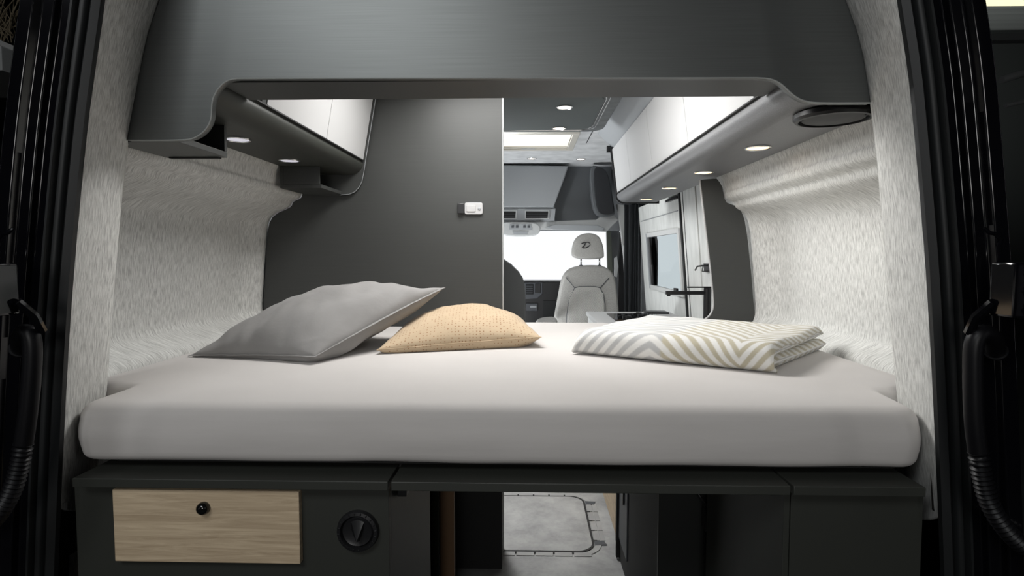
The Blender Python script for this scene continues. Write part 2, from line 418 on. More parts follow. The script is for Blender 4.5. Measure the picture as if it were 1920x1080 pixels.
# ---- black body frame and rubber seals round the rear opening
def sweep(rows, sec, Y0=1.10, side=1):
    P = []
    dense = chaikin(rows, 3)
    for py, px in dense:
        X, Z = at(px, py, Y0)
        P.append([(X + side * d, y, Z + (Y0 - y) * 0.0) for d, y in sec])
    bm = grid_mesh(P); return bm
seal_sec = [(.03, 1.14), (-.0025, 1.1035), (-.002, 1.093), (.003, 1.090), (.010, 1.086), (.015, 1.090), (.0165, 1.0965), (.019, 1.0965), (.020, 1.087), (.024, 1.083), (.030, 1.083), (.0335, 1.088), (.034, 1.094), (.036, 1.094)]
lip_sec = [(.034, 1.10), (.0345, 1.078), (.036, 1.074), (.040, 1.0735), (.042, 1.077), (.043, 1.10)]
def fillet(p, r_=.0022, n=4):
    q = [p[0]]
    for a, b_, c in zip(p, p[1:], p[2:]):
        A, B, C = Vector(a), Vector(b_), Vector(c)
        u = B + (A - B).normalized() * min(r_, (A - B).length * .45); v = B + (C - B).normalized() * min(r_, (C - B).length * .45)
        q += [tuple(u * (1 - t) ** 2 + B * 2 * t * (1 - t) + v * t * t) for t in [k / n for k in range(n + 1)]]
    return q + [p[-1]]
body_sec = fillet([(.042, 1.10), (.045, 1.083), (.060, 1.080), (.0625, 1.066), (.080, 1.061), (.083, 1.045), (.104, 1.039), (.107, 1.10), (.11, 1.35)])
PIL = {}
for side, rows, side_name in ((-1, LF, 'beside the grey pillow'), (1, RF, 'beside the striped blanket')):
    t = thing('body_pillar', 'glossy black body pillar of the rear opening, ' + side_name, 'van pillar', (side * .85, 1.1, -1.3))
    finish('painted_frame', sweep(rows, body_sec, side=side), paint, t, smooth=40)
    finish('rubber_seal', sweep(rows, seal_sec, side=side), rubber, t, smooth=50)
    finish('seal_lip', sweep(rows, lip_sec, side=side), rubber, t, smooth=50)
    PIL[side] = t
# roof frame over the opening (above the picture)
# struct(finish('trim_5', bx(-.80, .72, 1.02, 1.26, .70, .80, bev=.01), paint))

# ================================================================= OVERHEAD PANEL
S_left = [(238, 263), (300, 263.3), (347, 262.5), (362, 260), (375, 253), (386, 243), (393, 231), (396.5, 218), (397, 203), (398, 190), (402, 178), (410, 165), (420, 155), (431, 149.5), (445, 147.5)]
S_right = [(1418, 146), (1440, 147), (1456, 152), (1468, 160), (1480, 172), (1492, 182), (1506, 189), (1525, 192.5), (1560, 193.2), (1632, 193)]
side_R = [(1628, 160), (1620, 110), (1609, 60), (1586, 0), (1558, -60), (1500, -105)]
side_L = [(360, -110), (322, -60), (298, 0), (277, 60), (262, 130), (250, 190)]
S_left = chaikin(S_left, 2); S_right = chaikin(S_right, 2); side_R = chaikin([(1632, 193)] + side_R, 2)[1:]; side_L = chaikin(side_L, 2)
poly = [at(x, y, YP) for x, y in S_left + S_right + side_R + side_L]
t_panel = thing('rear_fascia', 'wide brushed graphite panel with curved cut-out across the top of the rear opening', 'panel', (-.06, YP, .3))
finish('front_board', pr(poly, 'y', YP, YP + .018, bev=.0012), lam_b, t_panel)
zs = at(900, 147.5, YP)[1]
xl = at(440, 150, YP)[0]; xr = at(1440, 150, YP)[0]
finish('soffit_board', bx(-.690, .570, YP + .019, 1.432, zs + .001, zs + .016, bev=.001), lam2, t_panel)
edgepts = [Vector((p[0], YP - .0006, p[1])) for p in [at(x, y, YP) for x, y in S_left + S_right]]
finish('edge_band', tube(new(), edgepts, .0013, 6), edge, t_panel)

# ================================================================= OVERHEAD CABINETS
ZB = .334
def cab_profile():
    nose = arc(.632, .378, .059, 180, 270, 10, .044)          # bullnose from the door line round to the underside
    return [(.590, .70), (.590, .394), (.576, .392)] + nose + [(.820, ZB), (.815, .45), (.79, .70)]
def mir(pts): return [(MX - x, z) for x, z in pts][::-1]
t_cr = thing('overhead_cabinet', 'long overhead cabinet with white gloss doors and silver rounded underside, above the striped blanket', 'cabinet', (.7, 2.5, ZB))
finish('cabinet_body', pr(cab_profile(), 'y', YP + .0185, 3.76), metalgrey, t_cr, smooth=40)
t_cl = thing('overhead_cabinet', 'short overhead cabinet with two white doors and dark underside, above the grey pillow', 'cabinet', (MX - .7, 1.85, ZB))
finish('cabinet_body', pr(mir(cab_profile()), 'y', YP + .0185, 2.424), lam_flat, t_cl, smooth=40)
def cab_door(y0, y1, root, s):
    a = [(.574, .3945), (.588, .3945), (.552, .672), (.538, .672)] if s > 0 else [(.570, .3945), (.586, .3945), (.536, .672), (.521, .672)]
    if s < 0: a = mir(a)
    return finish('cabinet_door', pr(a, 'y', y0, y1, bev=.0015), whitegloss, root)
for y0, y1 in ((1.53, 2.108), (2.111, 2.698), (2.701, 3.252), (3.255, 3.755)): cab_door(y0, y1, t_cr, 1)
for y0, y1 in ((1.53, 1.978), (1.981, 2.421)): cab_door(y0, y1, t_cl, -1)
for s, r_ in ((1, t_cr), (-1, t_cl)):
    g = [(.572, .3945), (.590, .3945), (.550, .69), (.532, .69)]; g = g if s > 0 else mir(g)
    finish('filler_panel', pr(g, 'y', 1.505, 1.527, bev=.001), lam2 if s < 0 else greyp2, r_)
    g = [(.584, .3935), (.592, .3935), (.556, .69), (.548, .69)]; g = g if s > 0 else mir(g)
    finish('carcass_face', pr(g, 'y', 1.30, 1.504), metalgrey if s > 0 else greyp, r_)
    g = [(.566, .3895), (.592, .3895), (.592, .3935), (.566, .3935)]; g = g if s > 0 else mir(g)
    finish('gap_strip', pr(g, 'y', 1.44, 3.755 if s > 0 else 2.42), blackmat, r_)  # black strip along the line below the doors
# end panel of the right cabinet (thin dark edge with rounded foot)
ep = [(.524, .690), (.566, .392), (.567, .37)] + arc(.612, .368, .044, 180, 270, 8, .04) + [(.845, .327), (.845, .69)]
finish('end_panel', pr(ep, 'y', 3.7605, 3.775, bev=.001), black, t_cr)
finish('end_hinge', bx(.508, .535, 3.775, 3.80, .66, .70, bev=.002), black, t_cr)
# end panel of the left cabinet
ep = [at(x, y, 2.44) for x, y in [(572, 366), (640, 366.5), (657, 365), (668, 360), (676, 351), (681, 340), (684, 325), (687, 305), (706, 187), (716, 130), (600, 130)]]
finish('end_panel', pr(ep, 'y', 2.4245, 2.44, bev=.001), lam, t_cl)
finish('end_edge', tube(new(), [Vector((p[0], 2.4238, p[1])) for p in ep[1:9]], .0012, 6), greyp, t_cl)
# the two open niche boxes hanging under it
def niche(y0, y1, front):
    o = finish('niche_base', bx(-.944, -.785, y0, y1, .252, .266, bev=.001), lam2, t_cl)
    finish('niche_side', bx(-.944, -.930, y0, y1, .2665, ZB - .0005), lam2, t_cl)
    if front: finish('niche_front', bx(-.9295, -.793, y0, y0 + .012, .2665, ZB - .0005, bev=.001), lam2, t_cl)
    else: finish('niche_back', bx(-.9295, -.785, y1 - .012, y1, .2665, ZB - .0005, bev=.001), lam2, t_cl)
niche(YP + .0185, 1.50, False); niche(2.186, 2.424, True)
finish('niche_foot', bx(-.93, -.80, 1.483, 1.499, .2485, .2518), blackmat, t_cl)

# round loudspeaker under the right cabinet
xs_, ys_ = .715, 1.392
t = thing('loudspeaker', 'round black loudspeaker under the overhead cabinet at the rear corner', 'speaker', (xs_, ys_, ZB - .02))
finish('speaker_ring', lathe(new(), (xs_, ys_, ZB), [(.080, -.0005), (.086, -.004), (.086, -.014), (.081, -.020), (.074, -.021), (.072, -.013)], n=48), base('speaker_black', (.006, .006, .006), .4, spec=.3), t)
finish('grille', lathe(new(), (xs_, ys_, ZB), [(.066, -.013), (.066, -.018), (.045, -.021), (.0005, -.022)], n=48), base('speaker_cloth', (.008, .008, .008), .6), t)

# recessed lights
def spot(x, y, z, r_, lens, label, group):
    t = thing('recessed_light', label, 'light', (x, y, z - .006), group)
    finish('bezel', lathe(new(), (x, y, z), [(r_, -.0004), (r_, -.003), (r_ * .93, -.0055), (r_ * .84, -.004), (r_ * .82, -.001)], n=32), chrome, t)
    finish('lens', lathe(new(), (x, y, z), [(r_ * .81, -.0005), (r_ * .81, -.0032), (r_ * .4, -.0042), (r_ * .01, -.0045)], n=32), lens, t)
names = ['nearest the loudspeaker', 'second from the loudspeaker', 'third from the loudspeaker', 'farthest from the loudspeaker']
for i, (px, py) in enumerate(((1421, 276), (1319, 322.5), (1255, 352), (1212, 373))):
    d = at(px, py, 1); Y = ZB / d[1]
    spot(d[0] * Y, Y, ZB, .040, lens_warm, 'round warm light under the right cabinet, ' + names[i], 'warm lights under the right overhead cabinet')
for i, (px, py) in enumerate(((446, 260), (543, 300))):
    d = at(px, py, 1); Y = ZB / d[1]
    spot(d[0] * Y, Y, ZB, .037, lens_cool, 'round pale light under the left cabinet, ' + ('nearer the rear opening' if i == 0 else 'beside the far hanging box'), 'pale lights under the left overhead cabinet')

# ================================================================= PARTITION, SWITCH, SIDE PANEL
pl = [(x, z) for x, z in prof if z < .60]
poly = [(MX - x + .004 - lshift(z), z) for x, z in pl if z > -1.28] + [(MX - .93 + .004, -1.295), (-.109, -1.295), (-.109, ZC - .004), (MX - .80, ZC - .004)]
t = thing('partition_wall', 'tall dark graphite partition wall standing behind the pillows', 'partition', (-.6, 2.46, -1.3))
finish('board', pr(poly, 'y', 2.447, 2.475), lam, t)
finish('edge_strip', bx(-.1088, -.1040, 2.445, 2.477, -1.295, ZC - .004, bev=.001), base('alu_edge', (.42, .43, .43), .3, .6), t)
# light switch on it
a = at(858, 380, 2.44); b_ = at(905, 402, 2.44)
t = thing('light_switch', 'small white light switch plate with dark side on the dark partition wall', 'switch', ((a[0] + b_[0]) / 2, 2.447, b_[1]))
finish('plate', pr(rrect(a[0] + .030, b_[0], b_[1], a[1] , .008, 5), 'y', 2.436, 2.4465, bev=.002), base('switch_white', (.42, .42, .42), .5), t)
finish('side_block', bx(a[0], a[0] + .0285, 2.430, 2.4465, b_[1] + .003, a[1] - .003, bev=.002), black, t)
finish('rocker', pr(rrect(a[0] + .038, b_[0] - .030, b_[1] + .011, a[1] - .011, .004, 4), 'y', 2.4325, 2.436, bev=.001), MATS['switch_white'], t)
finish('pilot_lamp', lathe(new(), (b_[0] - .014, 2.4358, (a[1] + b_[1]) / 2), [(.006, 0), (.006, -.003), (.003, -.004)], 'y', 16), greyp, t)

# tall side panel at the foot end, right
YS = 2.52
pts = [(1314, 337), (1344, 334.5), (1350, 342), (1355, 352), (1358, 371), (1363, 380), (1380, 386), (1389, 394), (1396, 411), (1401, 440), (1408, 505), (1415, 590), (1412, 602), (1404, 607), (1385, 606), (1360, 602), (1324, 599), (1333, 592), (1339, 580), (1340, 565), (1336, 520), (1325, 430)]
sp = [at(x, y, YS) for x, y in pts]
t = thing('side_panel', 'tall dark grey panel with white front edge between tap and felt wall', 'panel', (.9, YS, -.33))
finish('board', pr(sp, 'y', YS, YS + .018, bev=.0012), lam2, t)
ed = [sp[i] for i in (16, 17, 18, 19, 20, 21, 0)]
ed = chaikin([(p[0] - .003, p[1]) for p in ed], 2)
finish('white_edge', tube(new(), [Vector((p[0], YS + .006, p[1])) for p in ed], .0042, 8), whitegloss, t)

# ================================================================= BED
def mattress():
    out = [(at(132, 820, 1.132)[0], 1.132), (at(1738, 820, 1.132)[0], 1.132), (.802, 1.300), (.955, 1.325), (.955, 2.508), (.395, 2.508), (.37, 2.60), (-.100, 2.60), (-.100, 2.440), (-1.072, 2.440), (-1.072, 1.325), (at(132, 820, 1.132)[0], 1.300)]
    # round the corners of the plan, then resample
    q = []
    n = len(out)
    for i in range(n):
        p0, p1, p2 = Vector(out[i - 1]), Vector(out[i]), Vector(out[(i + 1) % n])
        r_ = .048 if i not in (2, 5, 8, 11) else .012
        if i in (6,): r_ = .04
        a = p1 + (p0 - p1).normalized() * r_; c = p1 + (p2 - p1).normalized() * r_
        for k in range(6):
            t = k / 5; q.append(a * (1 - t) ** 2 + p1 * 2 * t * (1 - t) + c * t * t)
    res = []
    for i in range(len(q)):
        a, b_ = q[i], q[(i + 1) % len(q)]; k = max(1, int((b_ - a).length / .03))
        for j in range(k): res.append(a.lerp(b_, j / k))
    n = len(res)
    nor = []
    for i in range(n):
        d = (res[(i + 1) % n] - res[i - 1]).normalized(); nor.append(Vector((d.y, -d.x)))
    R = .030; levels = []
    ZB_ = -.4245
    for k in range(5): a = PI / 2 * k / 4; levels.append((.022 * (1 - math.sin(a)), ZB_ + .022 * (1 - math.cos(a))))
    for k in range(1, 5): levels.append((-.004 * math.sin(PI * k / 5), ZB_ + .022 + (BED - .034 - ZB_ - .022) * k / 5))
    for k in range(7): a = PI / 2 * k / 6; levels.append((.036 * (1 - math.cos(a)), BED - .034 + .034 * math.sin(a)))
    bm = new(); rings = []
    for ins, z in levels:
        ring_ = []
        for i in range(n):
            p = res[i] - nor[i] * ins
            wz = .0035 * noise.noise(Vector((p.x * 5, p.y * 5, 3))) * (1 if z < -.40 else .25)
            wy = .003 * noise.noise(Vector((p.x * 7, z * 16, 9)))
            ring_.append(bm.verts.new((p.x, p.y + wy if ins < .03 or z < -.4 else p.y, z + wz if z < BED - .001 else BED)))
        rings.append(ring_)
    for a, b_ in zip(rings, rings[1:]):
        for j in range(n): bm.faces.new((a[j], a[(j + 1) % n], b_[(j + 1) % n], b_[j]))
    bm.faces.new(rings[0][::-1])
    # top sheet: triangulated with inner points so that it carries faint creases
    from mathutils.geometry import delaunay_2d_cdt
    rim = [Vector((v.co.x, v.co.y)) for v in rings[-1]]
    def inside(p):
        c_ = False
        for i in range(len(rim)):
            a, b_ = rim[i], rim[i - 1]
            if (a.y > p.y) != (b_.y > p.y) and p.x < (b_.x - a.x) * (p.y - a.y) / (b_.y - a.y) + a.x: c_ = not c_
        return c_
    extra = []
    for i in range(52):
        for j in range(36):
            p = Vector((-1.06 + i * .039 + .008 * (j % 2), 1.17 + j * .0400))
            if inside(p) and min((p - q).length for q in rim) > .018: extra.append(p)
    vs, es, fs, ov, oe, of = delaunay_2d_cdt(rim + extra, [], [list(range(len(rim)))], 1, 1e-5)
    bv = []
    for i, p in enumerate(vs):
        src = ov[i][0] if ov[i] else -1
        if 0 <= src < len(rim): bv.append(rings[-1][src])
        else: bv.append(bm.verts.new((p.x, p.y, BED + .0016 * noise.noise(Vector((p.x * 3 + p.y * 2, p.y * 7 - p.x * 2, 5))))))
    for f in fs:
        try: bm.faces.new([bv[i] for i in f])
        except ValueError: pass
    return bm
tag(finish('mattress', mattress(), sheet, smooth=60), 'wide mattress in a beige-grey fitted sheet filling the rear of the van', 'mattress')
t = thing('bed_frame', 'black bed frame just below the mattress, front strip stands in for its shade', 'bed frame', (-.06, 1.9, -.472))
finish('support_board', bx(-.86, .74, 1.62, 2.43, -.4600, -.4290, bev=.002), blackmat, t)
finish('mattress_shade_strip', bx(-.86, .74, 1.160, 1.179, -.4314, -.4284, bev=.0005), blackmat, t)  # black strip standing in for the shade under the mattress

# ---- pillows
LOW = 1.28
def pillow(name, A, B, C, D, T, mat, label, seam_w, sag=.08, seed=0, res=44, flat=0, arch=0, wr=.008, bow=.0, squash=.42):
    """A..D corners anticlockwise (x, y, z above the sheet)"""
    cs = [Vector((p[0], p[1], BED + p[2])) for p in (A, B, C, D)]
    nrm = (cs[1] - cs[0]).cross(cs[3] - cs[0]).normalized()
    cen = sum(cs, Vector()) / 4
    def P(u, v, sgn):
        p = cs[0] * (1 - u) * (1 - v) / 4 + cs[1] * (1 + u) * (1 - v) / 4 + cs[2] * (1 + u) * (1 + v) / 4 + cs[3] * (1 - u) * (1 + v) / 4
        # edges draw in between the corners
        e = max(abs(u), abs(v)); pull = sag * e ** 2 * (1 - min(abs(u), abs(v)) ** 2)
        p = p.lerp(Vector((cen.x, cen.y, p.z * .5 + cen.z * .5)), pull)
        th_ = T * (max(0, (1 - u * u)) * max(0, (1 - v * v))) ** squash
        w_ = noise.noise(Vector((u * 2.3 + seed, v * 2.3, sgn))) * wr + noise.noise(Vector((u * 5 + seed, v * 3.2 + u * 2, sgn * 2))) * wr * .8
        fold = abs(noise.noise(Vector((u * 1.4 - v * 1.6 + seed * 3, v * .5 + seed, 4)))) ** .7 * wr * 1.0
        q = p + nrm * (sgn * th_ * (1 if sgn > 0 else LOW) + (w_ - fold) * min(1, th_ / T * 2.5)) + Vector((0, 0, arch * (1 - u * u) * (1 - v * v)))
        q.z = max(q.z, BED + .0015 + (0.0012 if sgn > 0 else 0))
        return q
    bm = new(); lay = bm.loops.layers.uv.new('UVMap')
    n = res; g = [-math.cos(PI * i / n) for i in range(n + 1)]; g = [.55 * x + .45 * (-1 + 2 * i / n) for i, x in enumerate(g)]
    rim = {}
    for sgn in (1, -1):
        V = {}
        for i in range(n + 1):
            for j in range(n + 1):
                if i in (0, n) or j in (0, n):
                    if (i, j) not in rim: rim[i, j] = bm.verts.new(P(g[i], g[j], 1))
                    V[i, j] = rim[i, j]
                else: V[i, j] = bm.verts.new(P(g[i], g[j], sgn))
        AU = {}; AV = {}
        for j in range(n + 1):
            a_ = [0]
            for i in range(n): a_.append(a_[-1] + (V[i + 1, j].co - V[i, j].co).length)
            for i in range(n + 1): AU[i, j] = a_[i] - a_[n // 2]
            a_ = [0]
            for i in range(n): a_.append(a_[-1] + (V[j, i + 1].co - V[j, i].co).length)
            for i in range(n + 1): AV[j, i] = a_[i] - a_[n // 2]
        for i in range(n):
            for j in range(n):
                k4 = ((i, j), (i + 1, j), (i + 1, j + 1), (i, j + 1))
                f = bm.faces.new([V[k] for k in k4])
                for l, k in zip(f.loops, k4): l[lay].uv = (AU[k], AV[k] + sgn)
    loop = [(i, 0) for i in range(n)] + [(n, j) for j in range(n)] + [(i, n) for i in range(n, 0, -1)] + [(0, j) for j in range(n, 0, -1)]
    path = [rim[k].co.copy() for k in loop]
    o = finish(name, bm, mat, smooth=180); tag(o, label, 'pillow')
    # seam: a thin flap standing out all round
    bm = new(); ring_ = []
    for i, p in enumerate(path):
        out = (p - cen); out.z = out.z * .25; out.normalize()
        wv = 1 + .35 * noise.noise(p * 22)
        q = p + out * seam_w * wv; q.z = max(q.z + .0015 * noise.noise(p * 30), BED + .0025)
        ring_.append((bm.verts.new(p - out * .003 + Vector((0, 0, .0018))), bm.verts.new(q + Vector((0, 0, .0008))), bm.verts.new(q - Vector((0, 0, .0008))), bm.verts.new(p - out * .003 - Vector((0, 0, .0012)))))
    m_ = len(ring_)
    for i in range(m_):
        a, b_ = ring_[i], ring_[(i + 1) % m_]
        for k in range(4): bm.faces.new((a[k], a[(k + 1) % 4], b_[(k + 1) % 4], b_[k]))
    finish('seam', bm, mat, o, smooth=60)
    return o
pillow('pillow', (-1.000, 1.668, .004), (-.588, 1.562, .022), (-.297, 2.02, .186), (-.80, 2.16, .09), .084, cotton,
       'large grey cotton pillow leaning on the dotted beige pillow', .007, sag=.06, seed=2.6, wr=.010, arch=.035, res=64, squash=.46)
pillow('pillow', (-.458, 1.722, .014), (.044, 1.86, .036), (-.02, 2.34, .02), (-.46, 2.25, .02), .084, dots,
       'smaller beige pillow with rows of small brown dots', .002, sag=.05, seed=5.1, wr=.006, arch=.020, squash=.5)

# ---- folded blanket
def slab(FL, FR, BR, BL, z0, z1, du, dv, seed, droop=0, front_drop=None, n=40, m_=30):
    """rounded soft layer. u runs FL->FR, v runs front->back"""
    c = [Vector(p) for p in (FL, FR, BR, BL)]
    Lu = (c[1] - c[0]).length; Lv = (c[3] - c[0]).length
    bm = new(); lay = bm.loops.layers.uv.new('UVMap')
    h = (z1 - z0) / 2; zc = (z0 + z1) / 2
    K = 4 * n
    rings = []
    prof_v = []                 # around the slab in the (v,z) section: front fold, top, back fold, underside
    def sec():
        s_ = []
        for k in range(9): a = PI * 1.5 - PI * k / 8 * 1.0; s_.append((0 + h * (1 + math.cos(a)) , math.sin(a)))
        return s_
    front = [(h * (1 - math.sin(PI * k / 8)), -math.cos(PI * k / 8)) for k in range(9)]
    top = [(h + (Lv - 2 * h) * k / m_, 1) for k in range(1, m_)]
    back = [(Lv - h + h * math.sin(PI * k / 8), math.cos(PI * k / 8)) for k in range(9)]
    bot = [(Lv - h - (Lv - 2 * h) * k / 8, -1) for k in range(1, 8)]
    S = front + top + back + bot
    cum = [0]
    for a, b_ in zip(S, S[1:]): cum.append(cum[-1] + math.dist((a[0], a[1] * h), (b_[0], b_[1] * h)))
    for i in range(n + 1):
        u = -1 + 2 * i / n
        f = 1 if abs(u) < .91 else math.sqrt(max(0, 1 - ((abs(u) - .91) / .09) ** 2)) * .85 + .15
        uu = i / n
        row = []
        for (v, s_) in S:
            vv = v / Lv
            p = (c[0] * (1 - uu) + c[1] * uu) * (1 - vv) + (c[3] * (1 - uu) + c[2] * uu) * vv
            z = zc + s_ * h * max(f, .12)
            if s_ > -.2:
                z += (.006 * noise.noise(Vector((uu * 3 + seed, vv * 3, 0))) + .003 * noise.noise(Vector((uu * 8, vv * 7 + seed, 2)))) * (s_ + .2)
                z += droop * (uu - .5) * (s_ > 0)
                if front_drop: z -= front_drop * max(0, 1 - vv / .22) ** 2 * (s_ + .2) / 1.2
            p = Vector((p.x + .004 * noise.noise(Vector((uu * 5, z * 20, seed))), p.y + .006 * noise.noise(Vector((uu * 4, 1, seed))), max(z, z0)))
            row.append(p)
        rings.append(row)
    V = [[bm.verts.new(p) for p in row] for row in rings]; L = len(S)
    for i in range(n):
        for j in range(L):
            k = (j + 1) % L
            f = bm.faces.new((V[i][j], V[i][k], V[i + 1][k], V[i + 1][j]))
            for l, (a, b_) in zip(f.loops, ((i, j), (i, j + 1), (i + 1, j + 1), (i + 1, j))):
                l[lay].uv = (a / n * Lu + du, (cum[b_] if b_ < L else cum[-1] + .02) + dv)
    for row in (V[0], V[-1]):
        f = bm.faces.new(row)
        for l in f.loops: l[lay].uv = (du, l.vert.co.z * 6)
    return bm
t = thing('blanket', 'folded woollen throw with wavy grey, cream and beige stripes on the bed', 'blanket', (.55, 1.8, BED))
z0 = BED + .001
finish('lower_fold', slab((.20, 1.80, 0), (.640, 1.505, 0), (.955, 1.855, 0), (.47, 2.16, 0), z0, z0 + .037, .02, .3, 3), wool, t, smooth=60)
finish('upper_fold', slab((.156, 1.755, 0), (.624, 1.465, 0), (.935, 1.845, 0), (.44, 2.20, 0), z0 + .0375, z0 + .068, 0, .05, 8), wool, t, smooth=60)
# the outer layer: comes from below, folds round the front and lies over the whole top
q4 = [Vector(p) for p in ((.132, 1.735, 0), (.615, 1.450, 0), (.938, 1.838, 0), (.44, 2.205, 0))]
def quad(u, v): return (q4[0] * (1 - u) + q4[1] * u) * (1 - v) + (q4[3] * (1 - u) + q4[2] * u) * v
bm = new(); lay = bm.loops.layers.uv.new('UVMap'); rows = []; uvs = []
NU = 48
for i in range(NU + 1):
    u = i / NU
    cap = math.sqrt(max(0, 1 - (1 - min(1, u / .07)) ** 2)) * .75 + .25
    capr = math.sqrt(max(0, 1 - (1 - min(1, (1 - u) / .035)) ** 2)) * .22 + .78
    hh = .0385 * min(cap, capr); row = []
    for k in range(15):
        a = -PI / 2 - PI * k / 14
        n_ = noise.noise(Vector((u * 5, k * .2, 1))) * .004
        p = quad(u, .075 + math.cos(a) * .072)
        row.append(p + Vector((n_, n_, BED + .002 + hh + math.sin(a) * hh)))
    for k in range(1, 31):
        v = .075 + .905 * k / 30
        z = BED + .002 + 2 * hh + (.0065 * noise.noise(Vector((u * 3 + 8, v * 3, 0))) + .003 * noise.noise(Vector((u * 8, v * 7, 2)))) * min(1, k / 5)
        z -= .012 * max(0, (v - .93) / .05) ** 2 * .6
        row.append(quad(u, v) + Vector((0, 0, z)))
    c_ = [0]
    for a, b_ in zip(row, row[1:]): c_.append(c_[-1] + (b_ - a).length)
    rows.append(row); uvs.append(c_)
V = [[bm.verts.new(q) for q in row] for row in rows]
for i in range(NU):
    for k in range(len(rows[0]) - 1):
        f = bm.faces.new((V[i][k], V[i + 1][k], V[i + 1][k + 1], V[i][k + 1]))
        for l, (a, b_) in zip(f.loops, ((i, k), (i + 1, k), (i + 1, k + 1), (i, k + 1))): l[lay].uv = (a / NU * .55, -.06 + uvs[a][b_])
o = finish('outer_layer', bm, wool, t, smooth=80); solidify(o, .008, -1)

# ================================================================= LOWER CUPBOARDS
YLP = 1.092
ZL = min(at(930, 905.5, YLP)[1], -.4318)
xa = at(135, 899, YLP)[0]; xb = at(727, 903, YLP)[0]; xc = at(733, 903, YLP)[0]; xd = at(1483, 903, YLP)[0]; xe = at(1489, 903, YLP)[0]; xf = at(1737, 907, YLP)[0]
LIPT = .0185
YF = 1.122
t = thing('rear_cupboard', 'dark green-grey rear cupboard with the oak drawer and round dial', 'cupboard', ((xa + xb) / 2, 1.4, -1.3))
finish('top_board', bx(xa, xb, YLP, 1.60, ZL - LIPT, ZL, bev=.0015), lam_flat, t)
finish('front_board', bx(at(141, 950, YF)[0], at(729, 950, YF)[0], YF, YF + .018, -1.29, ZL - LIPT - .0005, bev=.001), lam_flat, t)
finish('side_board', bx(at(729, 950, YF)[0] - .018, at(729, 950, YF)[0], YF + .0185, 1.60, -1.29, ZL - LIPT - .0005), lam_flat, t)
YD = 1.106
a = at(210, 918, YD); b_ = at(563, 1057, YD)
dr = finish('drawer_front', bx(a[0], b_[0], YD, YF - .0005, at(380, 1055, YD)[1], at(380, 919.5, YD)[1], bev=.0016), oak, t)
k = at(383.5, 951, YD)
finish('knob', lathe(new(), (k[0], YD, k[1]), [(.0118, 0), (.0128, -.004), (.0122, -.010), (.009, -.0145), (.004, -.0165), (.0005, -.017)], 'y', 28), base('gloss_black', (.006, .006, .006), .08), dr)
c = at(672.5, 993, YF)
rv = finish('dial_ring', lathe(new(), (c[0], YF, c[1]), [(.0415, -.0005), (.0425, -.006), (.0405, -.012), (.034, -.0135), (.0325, -.009), (.032, -.003)], 'y', 48), black, t)
for q in range(20):
    a_ = 2 * PI * q / 20 + .1; r_ = .0375
    cx, cz = c[0] + r_ * math.cos(a_), c[1] + r_ * math.sin(a_)
    bm = bx(-.0026, .0026, -.0016, .0016, -.0012, .0012, bev=.0006, seg=1)
    bmesh.ops.rotate(bm, verts=bm.verts[:], cent=(0, 0, 0), matrix=Matrix.Rotation(-a_, 3, 'Y'))
    bmesh.ops.translate(bm, verts=bm.verts[:], vec=(cx, YF - .0125, cz)); finish('ring_rib', bm, black, rv)
finish('dial_disc', lathe(new(), (c[0], YF, c[1]), [(.0315, -.0006), (.0315, -.007), (.029, -.010), (.022, -.0075), (.0005, -.0065)], 'y', 40), black, t)
bm = new()
tip = bm.verts.new((c[0] + .003, YF - .026, c[1] - .013)); bp_ = [bm.verts.new((c[0] + x, YF - .0068, c[1] + z)) for x, z in ((-.013, .022), (.0, .027), (.014, .022), (.012, .004), (.004, -.020), (-.006, -.017), (-.013, .004))]
for i in range(7): bm.faces.new((bp_[i], bp_[(i + 1) % 7], tip))
bm.faces.new(bp_[::-1])
finish('turn_grip', bm, base('satin_black', (.012, .012, .013), .2), t, smooth=30)

t = thing('bridge_board', 'long dark middle board joining the two rear cupboards above the open garage', 'board', ((xc + xd) / 2, 1.3, ZL - LIPT))
bridge = t
finish('board', bx(xc, xd, YLP, 1.60, ZL - LIPT, ZL, bev=.0015), lam_flat, t)
t = thing('rear_cupboard', 'plain dark rear cupboard at the corner below the striped blanket', 'cupboard', ((xe + xf) / 2, 1.4, -1.3))
finish('top_board', bx(xe, xf, YLP, 1.60, ZL - LIPT, ZL, bev=.0015), lam_flat, t)
xg = at(1482, 950, YF)[0]
finish('front_board', bx(xg + .001, at(1731, 950, YF)[0], YF, YF + .018, -1.29, ZL - LIPT - .0005, bev=.001), lam_flat, t)
finish('side_board', bx(xg - .012, xg, YF + .002, 1.60, -1.29, ZL - LIPT - .0005, bev=.001), lam_flat, t)

# garage interior
t = thing('garage_locker', 'black inner locker left of the floor passage under the bed', 'locker', (-.5, 2.0, -1.3))
g0, g1 = at(850, 950, 2.30)[0], at(943, 950, 2.40)[0]
finish('rear_board', bx(g0 - .25, g1, 2.30, 2.315, -1.295, -.47), blackmat, t)
finish('passage_board', bx(g1 - .016, g1, 2.3155, 2.43, -1.295, -.47), blackmat, t)
finish('brown_post', bx(at(823, 950, 1.95)[0], at(851, 950, 1.95)[0], 1.95, 1.98, -1.295, -.47, bev=.002), brown, t)
finish('front_panel', bx(at(740, 950, 1.75)[0] - .10, at(822, 950, 1.75)[0], 1.75, 1.765, -1.295, -.47, bev=.001), base('olive_dark', (.008, .009, .006), .9, spec=.1), t)
finish('latch', bx(-.2775, -.2570, 1.19, 1.22, at(740, 928, 1.2)[1], ZL - LIPT - .001, bev=.002), black, bridge)
t = thing('garage_locker', 'black inner locker right of the floor passage under the bed', 'locker', (.6, 2.0, -1.3))
finish('front_board', bx(.392, .90, 1.69, 1.705, -1.295, -.47), base('locker_green', (.011, .012, .011), .5), t)
finish('passage_board', bx(.392, .408, 1.7055, 2.50, -1.295, -.47), blackmat, t)
fz = -.50
